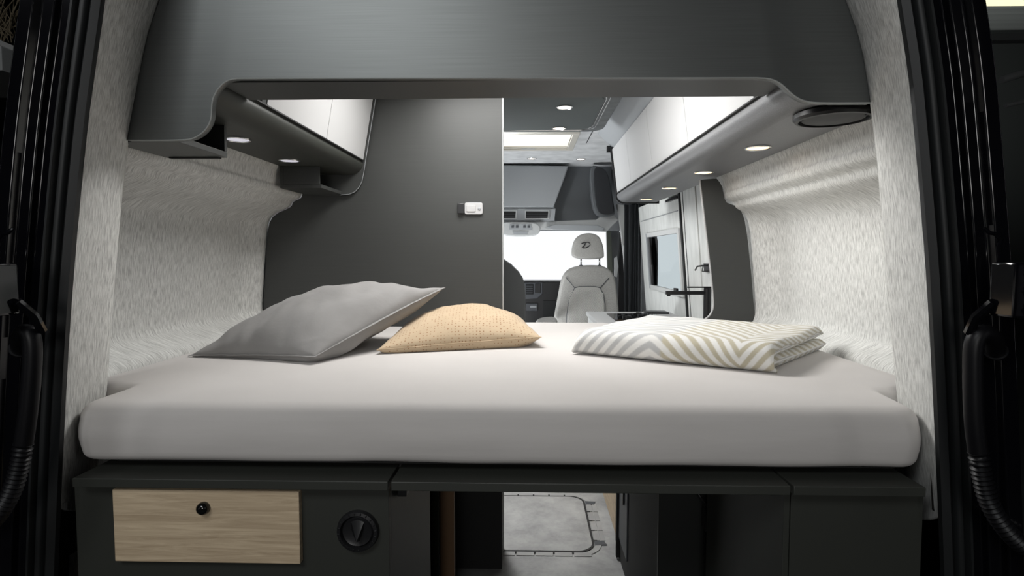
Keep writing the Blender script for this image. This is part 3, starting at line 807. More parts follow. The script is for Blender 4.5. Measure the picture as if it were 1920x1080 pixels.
finish('wall_plate', bx(.3865, .3915, 2.20, 2.42, -1.20, -.62, bev=.001), darkgreyp, t)
finish('catch', bx(.380, .386, 2.26, 2.29, -1.0, -.90, bev=.001), black, t)
finish('edge_post', bx(.378, .3915, 2.395, 2.415, -1.29, -.48), blackmat, t)
finish('strut', tube(new(), [(at(1306, 922, 1.64)[0], 1.64, at(1306, 922, 1.64)[1]), (at(1325, 948, 1.64)[0], 1.64, at(1325, 948, 1.64)[1])], .003, 8), black, t)
finish('strut_bracket', bx(at(1323, 950, 1.65)[0], at(1350, 950, 1.65)[0], 1.65, 1.689, at(1330, 1008, 1.62)[1], at(1330, 950, 1.62)[1], bev=.004), black, t)

# ================================================================= KITCHEN
ZK = -.380
t = thing('kitchen_unit', 'white kitchen unit with black hob beyond the foot of the bed', 'kitchen unit', (.65, 3.2, -1.3))
finish('oak_front', bx(.397, .415, 2.545, 3.80, -1.26, -.66, bev=.001), oak, t)
finish('white_front', bx(.397, .415, 2.545, 3.80, -.655, ZK - .0265, bev=.001), whitelam, t)
finish('plinth', bx(.425, .44, 2.545, 3.79, -1.299, -1.262), black, t)
finish('end_board', bx(.416, .90, 3.78, 3.80, -1.29, ZK - .0265), whitelam, t)
finish('near_board', bx(.397, .90, 2.542, 2.5445, -1.29, ZK - .0265), blackmat, t)
wt = finish('worktop', bx(.388, .935, 2.542, 3.84, ZK - .026, ZK, bev=.003), whitegloss, t)
hb = finish('hob', bx(.50, .80, 3.30, 3.66, ZK + .0005, ZK + .006, bev=.002), hobglass, t)
for cx, cy, r_ in ((.58, 3.40, .045), (.70, 3.52, .06)):
    bm = new(); lathe(bm, (cx, cy, ZK + .0065), [(r_ * .5, 0), (r_ * .5, .010), (r_ * .3, .012)], n=20); finish('burner', bm, black, hb)
    bm = new()
    for k in range(4):
        a = PI / 2 * k + .4; tube(bm, [(cx + r_ * .2 * math.cos(a), cy + r_ * .2 * math.sin(a), ZK + .022), (cx + r_ * 1.1 * math.cos(a), cy + r_ * 1.1 * math.sin(a), ZK + .022), (cx + r_ * 1.15 * math.cos(a), cy + r_ * 1.15 * math.sin(a), ZK + .007)], .003, 6)
    finish('pan_support', bm, black, hb)
finish('hob_lid', bx(.76, .90, 3.68, 3.80, ZK + .0005, ZK + .012, bev=.002), black, t)
# tap
xt, yt = at(1326, 545, 2.80)[0] + .008, 2.82
zt = at(1326, 538, 2.80)[1]
t = thing('kitchen_tap', 'black kitchen tap with flat lever and long straight spout', 'tap', (xt, yt, ZK))
finish('tap_body', lathe(new(), (xt, yt, 0), [(.022, ZK + .0005), (.022, ZK + .008), (.0185, ZK + .012), (.0185, zt - .008), (.017, zt - .006)], n=28), black, t)
xs0 = at(1252, 550, 2.78)[0]
finish('spout', bx(xs0, xt - .012, yt - .012, yt + .012, at(1290, 553, 2.8)[1], at(1290, 546, 2.8)[1], bev=.002), black, t)
finish('aerator', lathe(new(), (xs0 + .014, yt, at(1290, 553, 2.8)[1]), [(.009, 0), (.009, -.007), (.006, -.008)], n=18), black, t)
finish('lever', bx(at(1290, 540, 2.8)[0], xt + .019, yt - .011, yt + .011, zt - .0055, zt + .0005, bev=.0015), black, t)

# ---- sliding door, window, C-pillar: a lining that leans in towards the roof
def SX(z): return .935 - .087 * z
def lean(bm, y0, y1, z0, z1, d0, d1, bev=0.):
    """board on the leaning side wall, d = distance inwards from it"""
    return prism(bm, [(SX(z0) - d0, z0), (SX(z0) - d1, z0), (SX(z1) - d1, z1), (SX(z1) - d0, z1)], 'y', y0, y1, bev=bev)
door = new()
wy0, wy1, wz0, wz1 = 3.53, 4.50, -.262, .160
lean(door, 3.49, 4.76, -1.29, wz0, -.02, .0); lean(door, 3.49, 4.76, wz1, .38, -.02, .0)
lean(door, 3.49, wy0, wz0, wz1, -.02, .0); lean(door, wy1, 4.76, wz0, wz1, -.02, .0)
d1 = struct(finish('door_1', door, white_door, smooth=0))
for a in ((wy0, wy0 + .035, wz0, wz1), (wy1 - .035, wy1, wz0, wz1), (wy0 + .0355, wy1 - .0355, wz0, wz0 + .03), (wy0 + .0355, wy1 - .0355, wz1 - .03, wz1)):
    finish('window_frame', lean(new(), a[0], a[1], a[2], a[3], -.01, .014, bev=.003), whitelam if a[0] != wy1 - .035 else greyp, d1)
finish('window_pane', lean(new(), wy0 + .036, wy1 - .036, wz0 + .031, wz1 - .031, -.006, -.002), tint, d1)
finish('blind_rail', lean(new(), wy1 - .12, wy1 - .075, wz0 + .031, wz1 - .031, .0, .012, bev=.002), black, d1)
finish('window_catch', lean(new(), 3.62, 3.68, wz0 + .03, wz0 + .05, .0145, .03, bev=.002), black, d1)
finish('window_lever', lean(new(), wy1 - .20, wy1 - .15, wz0 + .035, -.08, .013, .026, bev=.002), black, d1)
finish('door_seam', lean(new(), 3.55, 4.70, .262, .268, .0005, .004), greyp, d1)
finish('grab_strip', lean(new(), 3.50, 3.78, .335, .350, .0005, .018, bev=.002), black, d1)
struct(finish('trim_6', lean(new(), 3.455, 3.486, -1.29, .38, -.02, .014, bev=.004), rubber, smooth=35))
o = struct(finish('wall_right.001', lean(lean(new(), 3.16, 3.452, -1.29, .38, -.02, .006, bev=.002), 2.715, 3.157, -1.29, .38, -.02, .0, bev=.002), white_door))
finish('panel_joint', lean(new(), 3.40, 3.406, -1.29, .37, .0065, .0085), black, o)
a = at(1324, 502, 3.03); 
t = thing('door_catch', 'small black latch on the white side lining above the tap', 'latch', (a[0], 3.03, a[1] - .02))
finish('latch_plate', lean(new(), 2.99, 3.09, a[1] - .022, a[1] + .022, .0005, .008, bev=.002), black, t)
finish('latch_arm', tube(new(), [(SX(a[1]) - .008, 3.06, a[1] + .012), (SX(a[1]) - .05, 3.06, a[1] + .006), (SX(a[1]) - .062, 3.06, a[1] - .016)], .0045, 8), black, t)
finish('latch_hook', tube(new(), [(SX(a[1]) - .008, 3.02, a[1] + .012), (SX(a[1]) - .032, 3.02, a[1] + .010), (SX(a[1]) - .036, 3.02, a[1] - .018), (SX(a[1]) - .008, 3.02, a[1] - .018)], .0035, 8), black, t)

# ---- cab curtain and pillars
def curtain(x0, y0, x1, y1, z0, z1, folds, amp):
    P = []
    N = folds * 8
    for i in range(N + 1):
        u = i / N; x = x0 + (x1 - x0) * u; y = y0 + (y1 - y0) * u
        d = math.sin(u * folds * 2 * PI) * amp
        P.append([(x + d * .6 + .01 * (z0 - z) * math.sin(u * 9), y + d, z) for z in [z0 + (z1 - z0) * k / 10 for k in range(11)]])
    return grid_mesh(P)
t = thing('cab_curtain', 'gathered black curtain hanging beside the white sliding door', 'curtain', (.84, 4.84, -1.29))
a0 = at(1171, 480, 4.85); a1 = at(1198, 480, 4.80)
o = finish('curtain_cloth', curtain(a0[0], 4.86, a1[0] + .02, 4.80, -1.28, at(1180, 384, 4.85)[1], 5, .018), curtain_m, t, smooth=80); solidify(o, .004, 0)
# pale B-pillar trim between cab and living room
b1 = [at(1157, 383, 5.0), at(1170, 384, 5.0), at(1178, 440, 5.0), at(1187, 610, 5.0), at(1178, 610, 5.0), at(1170, 480, 5.0), at(1163, 420, 5.0)]
t = thing('pillar_trim', 'pale grey curved pillar trim beside the black curtain', 'trim', (.88, 5.0, -.6))
finish('pale_cover', pr(b1, 'y', 5.0, 5.06, bev=.003), whitelam, t)
b2 = [at(1171, 384, 4.96), at(1175, 384, 4.96), at(1186, 500, 4.96), at(1190, 610, 4.96), at(1185, 610, 4.96), at(1180, 480, 4.96)]
finish('black_rail', pr(b2, 'y', 4.96, 4.99, bev=.002), black, t)
finish('belt_guide', bx(at(1170, 470, 4.97)[0] - .004, at(1176, 470, 4.97)[0], 4.955, 4.995, at(1170, 474, 4.97)[1], at(1170, 460, 4.97)[1], bev=.003), whitelam, t)
# A-pillar / door frame of the cab, right
t = thing('cab_door_frame', 'grey frame and black cab door edge right of the windscreen', 'door frame', (.85, 5.6, -.8))
fr1 = [at(x, y, 5.7) for x, y in [(1140, 425), (1158, 418), (1163, 440), (1163, 610), (1150, 610), (1148, 520), (1144, 500)]]
finish('pillar_cover', pr(fr1, 'y', 5.7, 5.76, bev=.004), greyp, t)
fr2 = [at(x, y, 5.62) for x, y in [(1137, 432), (1146, 434), (1149, 512), (1139, 506)]]
finish('corner_glass_edge', pr(fr2, 'y', 5.62, 5.66, bev=.003), base('olive_glass', (.10, .11, .09), .3), t)
fr3 = [at(x, y, 5.55) for x, y in [(1166, 412), (1172, 430), (1180, 610), (1158, 610), (1160, 500), (1162, 450)]]
finish('door_card', pr(fr3, 'y', 5.55, 5.60, bev=.004), black, t)
fr4 = [at(x, y, 5.50) for x, y in [(1152, 484), (1157, 480), (1160, 500), (1157, 520), (1152, 518)]]
finish('grab_handle', pr(fr4, 'y', 5.50, 5.53, bev=.004), greyp2, t)

# ================================================================= CEILING UNITS
ZPOD = .700
pod = thing('ceiling_pod', 'dark grey ceiling pod with bright trim line and two round lights', 'ceiling pod', (-.1, 2.95, ZPOD))
finish('pod_shell', pr(rrect(-.62, .425, 2.50, 3.36, .10, 8), 'z', ZPOD, ZC - .001, bev=.012, seg=3), podm, pod)
for k, off in enumerate((0, .016)):
    pts = rrect(-.55, .352 + off, 2.56 - off, 3.285 + off, .09, 8); pts.append(pts[0])
    finish('trim_line', tube(new(), [(p[0], p[1], ZPOD - .001) for p in pts], .0028, 6, caps=False), chrome, pod)
finish('pod_floor', pr(rrect(-.54, .342, 2.57, 3.275, .085, 8), 'z', ZPOD - .006, ZPOD - .0005, bev=.002), base('pod_slate', (.085, .10, .10), .8), pod)
for px, py, w_ in ((1058, 200.5, 'nearer the soffit'), (1048, 240, 'nearer the roof window')):
    d = at(px, py, 1); Y = (ZPOD - .006) / d[1]
    spot(d[0] * Y, Y, ZPOD - .0062, .040, lens_white, 'round light in the dark ceiling pod, ' + w_, 'lights in the ceiling pod')
for px, py, w_ in ((997, 297, 'nearer the middle of the roof'), (1089, 298, 'nearer the right wall')):
    d = at(px, py, 1); Y = (ZC) / d[1]
    spot(d[0] * Y, Y, ZC, .040, lens_white, 'small round light in the pale cab ceiling, ' + w_, 'lights in the cab end ceiling')
# roof window
t = thing('roof_window', 'rectangular roof window with cream blind, behind the ceiling pod', 'roof window', (0, 4.02, ZC - .02))
for a in ((-.33, .33, 3.71, 3.75), (-.33, .33, 4.275, 4.32), (-.33, -.285, 3.7505, 4.2745), (.285, .33, 3.7505, 4.2745)):
    finish('frame_bar', bx(a[0], a[1], a[2], a[3], ZC - .016, ZC - .0005, bev=.004), base('cream_plastic', (.55, .53, .48), .5) if 'cream_plastic' not in MATS else MATS['cream_plastic'], t)
finish('blind', bx(-.284, .284, 3.7515, 4.2735, ZC + .003, ZC + .006), sky_blind, t)
finish('blind_bar', bx(-.28, .28, 4.225, 4.25, ZC - .010, ZC + .002, bev=.003), MATS['cream_plastic'], t)
finish('blind_grip', bx(-.05, .05, 4.251, 4.27, ZC - .013, ZC - .002, bev=.002), greyp2, t)
finish('ceiling_line', bx(.405, .41, 3.45, 4.1, ZC - .003, ZC - .0005), black, ceiling)

# ================================================================= CAB
# storage shelf over the cab
YO = 4.98
t = thing('overcab_shelf', 'grey moulded storage shelf above the windscreen', 'shelf', (.1, YO, .2))
A = [at(x, y, YO) for x, y in [(900, 309), (1066, 311), (1060, 330), (1038, 389), (900, 389)]]
finish('front_box', pr(A, 'y', YO, YO + .35, bev=.012, seg=3), greyp, t)
finish('back_board', bx(-1.0, 1.10, 5.40, 5.42, .22, .95), greyp, t)
A = [at(x, y, 5.18) for x, y in [(1040, 300), (1145, 309), (1150, 412), (1040, 414)]]
finish('recess_back', pr(A, 'y', 5.18, 5.22), base('recess_grey', (.13, .14, .15), .45), t)
A = [at(x, y, YO) for x, y in [(900, 390.5), (1042, 391), (1040, 413), (900, 413.5)]]
bm = pr(A, 'y', YO + .010, YO + .10, bev=.004); vf = finish('vent_band', bm, greyp, t)
for x0, x1 in ((925, 967), (986, 1028)):
    p0 = at(x0, 396, YO); p1 = at(x1, 409, YO)
    o = finish('vent_opening', pr([p0, at(x1, 397, YO), at(x1 - 2, 409, YO), at(x0, 409, YO)], 'y', YO + .0045, YO + .0095), blackmat, t)
    bm = new(); q = [(p0[0] - .008, p1[1] - .007), (p1[0] + .008, p1[1] - .007), (p1[0] + .010, p0[1] + .006), (p0[0] - .008, p0[1] + .006)]; q2 = [(p0[0], p1[1]), (p1[0], p1[1]), (p1[0], p0[1]), (p0[0], p0[1])]
    for i in range(4):
        j = (i + 1) % 4; prism(bm, [q[i], q[j], q2[j], q2[i]], 'y', YO - .002, YO + .0095)
    finish('vent_frame', bm, greyp2, t, smooth=0)
    for k in range(2): finish('vent_blade', bx(p0[0] + .003, p1[0] - .006, YO + .002, YO + .004, p1[1] + .015 + k * .018, p1[1] + .018 + k * .018), darkgreyp, t)
# padded dark speaker cover right of it
sp_ = [(1112, 313), (1128, 314), (1138, 322), (1144, 345), (1150, 385), (1151, 397), (1147, 401), (1130, 402), (1121, 396), (1116, 375)]
A = [at(x, y, 4.93) for x, y in sp_]; cx = sum(p[0] for p in A) / len(A); cz = sum(p[1] for p in A) / len(A)
t = thing('corner_locker', 'dark rounded locker door high in the cab corner', 'locker door', (cx, 4.93, cz - .2))
finish('locker_door', pr(chaikin(A, 2, True), 'y', 4.925, 4.95, bev=.004), base('slate_matt', (.020, .022, .026), .6), t)
B = [(cx + (p[0] - cx) * 1.25 - .006, cz + (p[1] - cz) * 1.09 - .004) for p in A]
finish('surround', pr(chaikin(B, 2, True), 'y', 4.951, 5.05, bev=.006), MATS['recess_grey'], t)
# header above the windscreen
A = [at(x, y, 5.05) for x, y in [(900, 414), (1040, 414.5), (1118, 412), (1128, 404), (1150, 402), (1160, 412), (1148, 424), (1138, 434), (1080, 431), (1020, 430), (900, 430)]]
struct(finish('trim_7', pr(A, 'y', 5.05, 5.15, bev=.006), greyp2))
A = [at(x, y, 5.02) for x, y in [(1022, 426), (1040, 421), (1120, 422), (1134, 428), (1130, 434), (1040, 431)]]
tag(finish('sun_visor', pr(A, 'y', 5.02, 5.045, bev=.005), greyp, smooth=40), 'flat grey sun visor folded up above the windscreen', 'sun visor')
t = thing('roof_console', 'pale roof console with small buttons at the top of the windscreen', 'console', (.0, 4.95, .15))
A = [at(x, y, 4.95) for x, y in [(936, 419), (950, 416), (1000, 417), (1010, 421), (1014, 428), (1011, 437), (1002, 442), (975, 443.5), (945, 442), (934, 430)]]
finish('console_shell', pr(chaikin(A, 1, True), 'y', 4.95, 5.015, bev=.008, seg=3), greyp2, t)
A = [at(x, y, 4.945) for x, y in [(956, 420), (996, 420), (998, 431), (954, 431)]]
finish('button_plate', pr(A, 'y', 4.944, 4.9495, bev=.001), greyp, t)
for x in (959, 967, 981, 989):
    p = at(x, 427, 4.94); finish('button', bx(p[0], p[0] + .022, 4.939, 4.9435, p[1], p[1] + .018, bev=.001), darkgreyp, t)
A = [at(x, y, 4.945) for x, y in [(961, 434), (991, 434), (989, 439.5), (963, 439.5)]]
finish('reading_lens', pr(A, 'y', 4.944, 4.9495, bev=.001), greyp, t)

# windscreen and, added outside to whiten the view, a softbox
win = struct(finish('window_1', pr([(5.95, -.30), (5.955, -.30), (5.655, .24), (5.65, .24)], 'x', -1.0, .90), glass, smooth=0))
t = thing('view_backlight', 'large glowing white screen added outside to whiten the windscreen view', 'softbox', (0, 7.4, -1.3))
finish('glow_panel', bx(-1.9, 1.25, 7.40, 7.42, -1.2, 1.3), backlight_m, t)
finish('casing', bx(-1.95, 1.30, 7.421, 7.6, -1.25, 1.35, bev=.02), black, t)
for x in (-1.7, 1.1): finish('stand_leg', tube(new(), [(x, 7.5, -1.26), (x, 7.5, -1.70)], .02, 8), black, t)
t = thing('view_backlight', 'glowing pale bluish screen added outside to fill the sliding door window', 'softbox', (1.75, 6.6, -1.7))
finish('glow_panel', bx(1.32, 2.3, 6.60, 6.62, -.9, .9), base('backlight_side', (.1, .1, .1), .9, spec=0., emit=(.84, .92, .94), strength=.56), t)  # added glowing sheet that fills the side window view
finish('casing', bx(1.30, 2.32, 6.621, 6.72, -.95, .95, bev=.02), black, t)
for x in (1.5, 2.1): finish('stand_leg', tube(new(), [(x, 6.67, -.96), (x, 6.67, -1.70)], .02, 8), black, t)

# dashboard
t = thing('dashboard', 'black dashboard below the windscreen with centre vents and screen', 'dashboard', (.1, 5.5, -.9))
zt_ = at(1000, 527.5, 5.5)[1]
finish('dash_body', bx(-.9, .74, 5.5, 5.95, -.95, zt_, bev=.02, seg=3), black, t)
def dpx(x0, x1, y0, y1, Y, d): 
    p0 = at(x0, y1, Y); p1 = at(x1, y0, Y); return bx(p0[0], p1[0], Y, Y + d, p0[1], p1[1], bev=.003)
A = [at(x, y, 5.48) for x, y in [(984, 530), (1017, 530), (1017, 551), (1007, 560), (984, 561)]]
finish('centre_bezel', pr(A, 'y', 5.485, 5.499, bev=.003), darkgreyp, t)
finish('centre_screen', dpx(1003, 1014, 532, 549, 5.475, .009), black, t)
finish('air_vent', dpx(986, 1000, 533, 552, 5.475, .009), rubber, t)
for k in range(4): finish('vent_slat', dpx(987, 999, 536 + k * 4, 537.4 + k * 4, 5.470, .004), darkgreyp, t)
finish('control_panel', dpx(986, 1008, 569, 583, 5.48, .018), darkgreyp, t)
finish('control_display', dpx(994, 1006, 573, 577, 5.475, .004), greyp, t)
finish('glovebox_lid', dpx(1018, 1048, 564, 600, 5.485, .013), rubber, t)

# rounded half wall left of the passage
A = [at(x, y, 3.5) for x, y in [(915, 470), (943, 485), (958, 495), (972, 509), (980, 521), (984, 535), (985, 550), (985, 760), (915, 760)]]
hw = finish('low_partition', pr(A, 'y', 3.5, 3.56, bev=.006, seg=3), base('graphite_soft', (.11, .115, .115), .5), smooth=40)
tag(hw, 'low dark partition with rounded corner beside the tall partition edge', 'partition')

# ---- passenger seat
YE = 4.75
st_ = thing('passenger_seat', 'light grey cloth cab seat with patterned backrest and embroidered headrest', 'seat', (at(1100, 600, YE)[0], YE, -.95))
def cushion(outline, y0, y1, mat, name, parent, puff=.02, rings_=6, inset=.02):
    """soft shape: outline (x,z) grown towards the viewer (-y) with rounded edges"""
    pts = chaikin(outline, 2, True); n = len(pts)
    cx = sum(p[0] for p in pts) / n; cz = sum(p[1] for p in pts) / n
    ext = max(max(abs(p[0] - cx) for p in pts), .001)
    bm = new(); R_ = []
    yc = (y0 + y1) / 2; hy = (y1 - y0) / 2
    for k in range(-rings_, rings_ + 1):
        a = PI / 2 * k / rings_; s = math.sin(a) * hy; f = 1 - (1 - math.cos(a)) * inset / ext
        R_.append([bm.verts.new((cx + (p[0] - cx) * f, yc + s, cz + (p[1] - cz) * f)) for p in pts])
    for a, b_ in zip(R_, R_[1:]):
        for j in range(n): bm.faces.new((a[j], a[(j + 1) % n], b_[(j + 1) % n], b_[j]))
    # domed caps
    for ring_, sg in ((R_[0], -1), (R_[-1], 1)):
        prev = ring_
        for q in range(1, 5):
            f = 1 - q / 5
            cur = [bm.verts.new((cx + (v.co.x - cx) * f, v.co.y + sg * puff * (1 - f * f), cz + (v.co.z - cz) * f)) for v in ring_]
            for j in range(n): bm.faces.new((prev[j], prev[(j + 1) % n], cur[(j + 1) % n], cur[j]))
            prev = cur
        bm.faces.new(prev)
    return finish(name, bm, mat, parent, smooth=60)
def sp2(l, Y=YE): return [at(x, y, Y) for x, y in l]
hd = cushion(sp2([(1073, 484), (1072, 470), (1076, 452), (1085, 441), (1100, 436.5), (1112, 437), (1124, 442), (1131, 456), (1134, 476), (1133, 485), (1103, 487)]), YE - .005, YE + .10, seatm, 'headrest', st_, .01)
for x in (1089.5, 1124):
    p = at(x, 483, YE + .05); q = at(x, 498, YE + .05)
    finish('headrest_post', tube(new(), [(p[0], YE + .05, p[1]), (q[0], YE + .05, q[1] - .01)], .0065, 10), chrome, st_)
    finish('post_collar', lathe(new(), (q[0], YE + .05, q[1] - .004), [(.018, -.012), (.018, .006), (.012, .009)], n=18), darkgreyp, st_)
bk = cushion(sp2([(1035, 640), (1040, 590), (1047, 555), (1052, 525), (1062, 507), (1080, 499), (1105, 497), (1132, 498), (1148, 508), (1156, 525), (1160, 560), (1163, 600), (1163, 640)]), YE, YE + .13, seatm, 'backrest', st_, .008, inset=.03)
# centre insert with chevron ribs
ins_px = [(1062, 640), (1063, 590), (1066, 566), (1072, 550), (1078, 540), (1086, 537.5), (1116, 537.5), (1125, 540), (1131, 552), (1134, 570), (1134, 640)]
YI = YE - .018
insert = finish('backrest_insert', pr(sp2(ins_px, YI), 'y', YI, YE + .0, bev=.006, seg=2), seatch, bk)
x0i, x1i = at(1066, 590, YI)[0], at(1131, 590, YI)[0]
ztop = at(1100, 541, YI)[1]
bm = new(); per = (x1i - x0i) / 4
for k in range(30):
    zb = ztop + .03 - k * .0125
    pts = []
    for i in range(25):
        x = x0i + (x1i - x0i) * i / 24; ph = ((x - x0i) / per) % 1; dz = abs(ph - .5) * .05
        z = zb - dz
        pts.append((x, z))
    top_lim = [p for p in pts if p[1] < ztop - .003 - .14 * max(0, abs(p[0] - (x0i + x1i) / 2) - .10)]
    run = []
    for p in pts:
        lim = ztop - .004 - .55 * max(0, abs(p[0] - (x0i + x1i) / 2) - .09)
        if p[1] < lim: run.append((p[0], YI - .001, p[1]))
        else:
            if len(run) > 2: tube(bm, run, .0036, 5)
            run = []
    if len(run) > 2: tube(bm, run, .0036, 5)
o = finish('chevron_stitching', bm, base('chevron_cloth', (.52, .51, .49), .9), bk); o['kind'] = 'stuff'
ins = [Vector((p[0], YE - .013, p[1])) for p in sp2(ins_px, YE - .012)]
finish('insert_piping', tube(new(), ins, .004, 6), darkgreyp, bk)
for a, b_ in (((1078, 540), (1061, 520)), ((1125, 540), (1142, 521))):
    p = at(*a, YE - .013); q = at(*b_, YE - .008)
    finish('seam_line', tube(new(), [(p[0], YE - .013, p[1]), (q[0], YE - .004, q[1])], .003, 6), darkgreyp, bk)
# embroidered D on the headrest, as printed on the cloth
def glyph(strokes, r_):
    bm = new()
    for s in strokes: tube(bm, [(*[at(x, y, YE - .016)[0]], YE - .0165, at(x, y, YE - .016)[1]) for x, y in s[0]], s[1], 6)
    return bm
D_ = [([(1090, 456.5), (1096, 454.5), (1102, 454), (1106, 456), (1106.5, 459), (1103, 462.5), (1098, 464.5), (1093, 464.5), (1091.5, 463.5)], .0042),
      ([(1097.5, 456), (1095, 461), (1091.5, 464.2), (1094, 464.8)], .0056)]
finish('letter_d', glyph(D_, .003), black, hd)
cushion(sp2([(1030, 660), (1030, 640), (1170, 640), (1172, 680), (1030, 680)], YE - .35), YE - .40, YE + .05, seatm, 'seat_base', st_, .01)
p = at(1008, 602, YE - .12)
cushion([at(x, y, YE - .10) for x, y in [(1004, 603), (1012, 598), (1025, 595.5), (1044, 595), (1044, 606), (1004, 610)]], YE - .30, YE - .02, seatm, 'armrest', st_, .004, inset=.012)
finish('seat_pedestal', bx(at(1050, 700, YE)[0], at(1150, 700, YE)[0], YE - .3, YE + .1, -1.295, -.72, bev=.01), black, st_)

# ---- van shell beyond the side panels (keeps the hall's darkness out)
struct(finish('wall_left.001', bx(-1.16, -1.13, 2.48, 6.2, -1.29, ZC), felt_top, smooth=0))
struct(finish('wall_right.002', bx(1.0, 1.02, 4.8, 5.5, -1.29, ZC), felt_top, smooth=0))

# black body skin outside the linings, with an opening for the sliding door window
sk = chaikin([(.80, .84), (.86, .64), (.90, .42), (.95, .27), (1.065, .17), (1.070, .0), (1.070, -1.0), (1.02, -1.32)], 2)
def skin(name, pts, y0, y1):
    o = finish(name, grid_mesh([[(x, y, z) for x, z in pts] for y in (y0, y1)]), paint, smooth=40); solidify(o, .003, 0); return struct(o)
up = [(.80, .84), (.86, .64), (.90, .42), (.95, .30), (1.0, .20)]; lo = [(1.05, -.30), (1.07, -1.0), (1.02, -1.32)]
skin('trim_8', sk, 1.35, 3.48); skin('trim_9', up, 3.482, 4.78); skin('trim_10', lo, 3.482, 4.78); skin('trim_11', sk, 4.782, 5.45)
skin('trim_12', [(MX - .07 - x, z) for x, z in sk], 1.35, 6.2)

# ================================================================= OUTSIDE
# cable conduits into the open rear doors
def resample(pts, step):
    out = [Vector(pts[0])]
    for a, b_ in zip(pts, pts[1:]):
        a, b_ = Vector(a), Vector(b_); k = max(1, int((b_ - a).length / step))
        out += [a.lerp(b_, (i + 1) / k) for i in range(k)]
    return out
hose_m = base('conduit_rubber', (.004, .004, .005), .42, spec=.25)
def hose(smooth_px, corr_px, Y, label, nm):
    A = chaikin([(at(x, y, Y + dy)[0], Y + dy, at(x, y, Y + dy)[1]) for x, y, dy in smooth_px], 3)
    t = thing('cable_conduit', label, 'conduit', (A[0][0], Y, A[-1][2] - .2))
    finish('smooth_pipe', tube(new(), A, .0145, 16), hose_m, t, smooth=60)
    finish('elbow_collar', tube(new(), A[1:4], .0175, 16), hose_m, t, smooth=60)
    B = resample(chaikin([(at(x, y, Y)[0], Y, at(x, y, Y)[1]) for x, y in corr_px], 3), .0018)
    rr = [.0135 + .0022 * math.sin(i * 2 * PI / 4) for i in range(len(B))]
    finish('corrugated_hose', tube(new(), B, rr, 14), hose_m, t, smooth=80)
hose([(38, 655, .05), (38, 628, .01), (52, 620, 0), (62, 640, 0), (60, 700, 0), (52, 780, 0), (44, 832, 0)], [(44, 832), (36, 880), (20, 930), (-8, 975), (-50, 1010)], .985,
     'black cable conduit with ribbed hose on the pillar beside the grey pillow', 'l')
hose([(1868, 660, .05), (1862, 630, .01), (1840, 622, 0), (1825, 640, 0), (1824, 700, 0), (1826, 790, 0), (1834, 848, 0)], [(1834, 848), (1842, 900), (1856, 950), (1890, 1000), (1930, 1035), (1990, 1060)], .985,
     'black cable conduit with ribbed hose on the pillar beside the striped blanket', 'r')
# hinges
for s, px, nm in ((1, 1897, 'beside the striped blanket'), (-1, -2, 'beside the grey pillow')):
    c = at(px, 545, .93)
    t = PIL[s]
    finish('hinge_block', bx(c[0] - .012, c[0] + .05, .91, .96, c[1] - .042, c[1] + .045, bev=.004), paint, t) if s > 0 else finish('hinge_block', bx(c[0] - .05, c[0] + .008, .91, .96, c[1] - .042, c[1] + .045, bev=.004), paint, t)
    for k in range(3):
        finish('hinge_bolt', lathe(new(), (c[0] + s * .012, .9095, c[1] + .028 - k * .028), [(.009, 0), (.009, -.005), (.006, -.007)], 'y', 6), hose_m, t)
    finish('hinge_arm', tube(new(), [(c[0] - s * .012, .95, c[1] - .02), (c[0] - s * .022, .97, c[1] - .045), (c[0] - s * .018, .99, c[1] - .075)], .008, 8), paint, t)
# pocket in the painted pillars where the hinge arm enters
for s, px, nm in ((1, 1856, 'beside the striped blanket'), (-1, 14, 'beside the grey pillow')):
    c = at(px, 450, 1.0)
    bm = new()
    pts = [(c[0] + s * x, 1.0 - y, c[1] + z) for x, y, z in ((-.012, 0, .020), (-.006, .006, .012), (.004, .006, .010), (.012, .008, .0), (.009, .008, -.012), (.013, .006, -.03), (.010, .004, -.06))]
    tube(bm, pts, .0035, 8); tag(finish('pillar_clip', bm, paint), 'small bent black metal clip on the door pillar, ' + nm, 'clip')

# the dark exhibition hall
struct(finish('floor.001', bx(-11, 11, -4, 12, -1.75, -1.70), hallm, smooth=0))
struct(finish('wall_side', bx(10.95, 11.05, -4, 12, -1.7, 4.6), hallm, smooth=0)); struct(finish('wall_side', bx(-11.05, -10.95, -4, 12, -1.7, 4.6), hallm, smooth=0)); struct(finish('wall_rear', bx(-11, 11, -4.1, -4, -1.7, 4.6), hallm, smooth=0))
struct(finish('wall_back', bx(-11, 11, 11.9, 12, -1.7, 4.6), hallm, smooth=0))
hc = struct(finish('ceiling.001', bx(-11, 11, -4, 12, 4.6, 4.7), hallm, smooth=0))
for i in range(16):
    y0 = 8.0 + i * .25
    finish('ceiling_rib', bx(5.6, 10.9, y0, y0 + .10, 4.40, 4.599), hallsteel, hc)
t = thing('steel_truss', 'grey steel beam in the dark hall past the right pillar', 'beam', (5, 7.4, .3))
finish('top_chord', bx(4.0, 6.9, 6.50, 6.62, at(1880, 75, 6.5)[1], at(1880, 62, 6.5)[1], bev=.01), hallsteel, t)
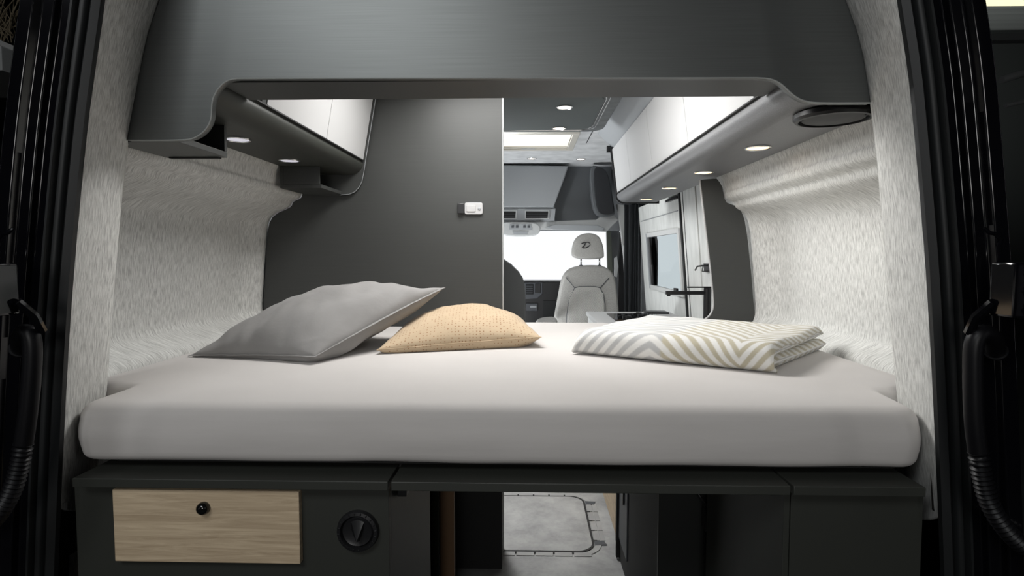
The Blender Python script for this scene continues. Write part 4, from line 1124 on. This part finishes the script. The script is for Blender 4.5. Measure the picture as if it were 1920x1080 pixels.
c0 = at(1878, 150, 6.5); c1 = at(1925, 130, 6.5)
finish('brace', tube(new(), [(c0[0], 6.5, c0[1]), (c1[0] + .5, 6.5, c1[1] + .12)], .04, 8), hallsteel, t)
c0 = at(1885, 198, 6.5); c1 = at(1925, 186, 6.5)
finish('lower_brace', tube(new(), [(c0[0], 6.5, c0[1]), (c1[0] + .5, 6.5, c1[1] + .08)], .025, 8), hallsteel, t)
c0 = at(1840, 4, 4.0); c1 = at(1960, 4, 4.0)
t = thing('tube_lamp', 'pale yellow tube lamp high in the hall past the right pillar', 'lamp', (c0[0], 4.0, c0[1]))
finish('tube', tube(new(), [(c0[0] - .1, 4.0, c0[1]), (c1[0] + .6, 4.0, c1[1])], .024, 12), tube_m, t)
finish('reflector', bx(c0[0] - .1, c1[0] + .6, 3.98, 4.06, c0[1] + .026, c0[1] + .06), hallsteel, t)
# twigs and a pale ledge at the far left
t = thing('twig_bundle', 'bundle of dry brown twigs outside past the left pillar', 'twigs', (at(5, 60, 2.2)[0], 2.2, at(5, 80, 2.2)[1]))
for k in range(46):
    a = at(random.uniform(-30, 25), random.uniform(55, 80), 2.2); b_ = at(random.uniform(-35, 40), random.uniform(-20, 30), 2.2)
    mid = ((a[0] + b_[0]) / 2 + random.uniform(-.03, .03), 2.2 + random.uniform(-.03, .05), (a[1] + b_[1]) / 2)
    finish('twig', tube(new(), chaikin([(a[0], 2.2, a[1]), mid, (b_[0], 2.2, b_[1])], 1), .0018, 5), straw, t)
a = at(-60, 105, 2.15); b_ = at(8, 78, 2.15)
t = thing('wall_shelf', 'white ledge with grey front under the dry twigs', 'shelf', ((a[0] + b_[0]) / 2, 2.3, a[1]))
finish('ledge', bx(a[0] - .3, b_[0], 2.12, 2.5, a[1] + .03, b_[1], bev=.003), hallwhite, t)
finish('ledge_front', bx(a[0] - .3, b_[0] + .005, 2.13, 2.5, a[1] - .06, a[1] + .029, bev=.003), hallsteel, t)

for o in bpy.data.objects:
    if '_o' in o: del o['_o']
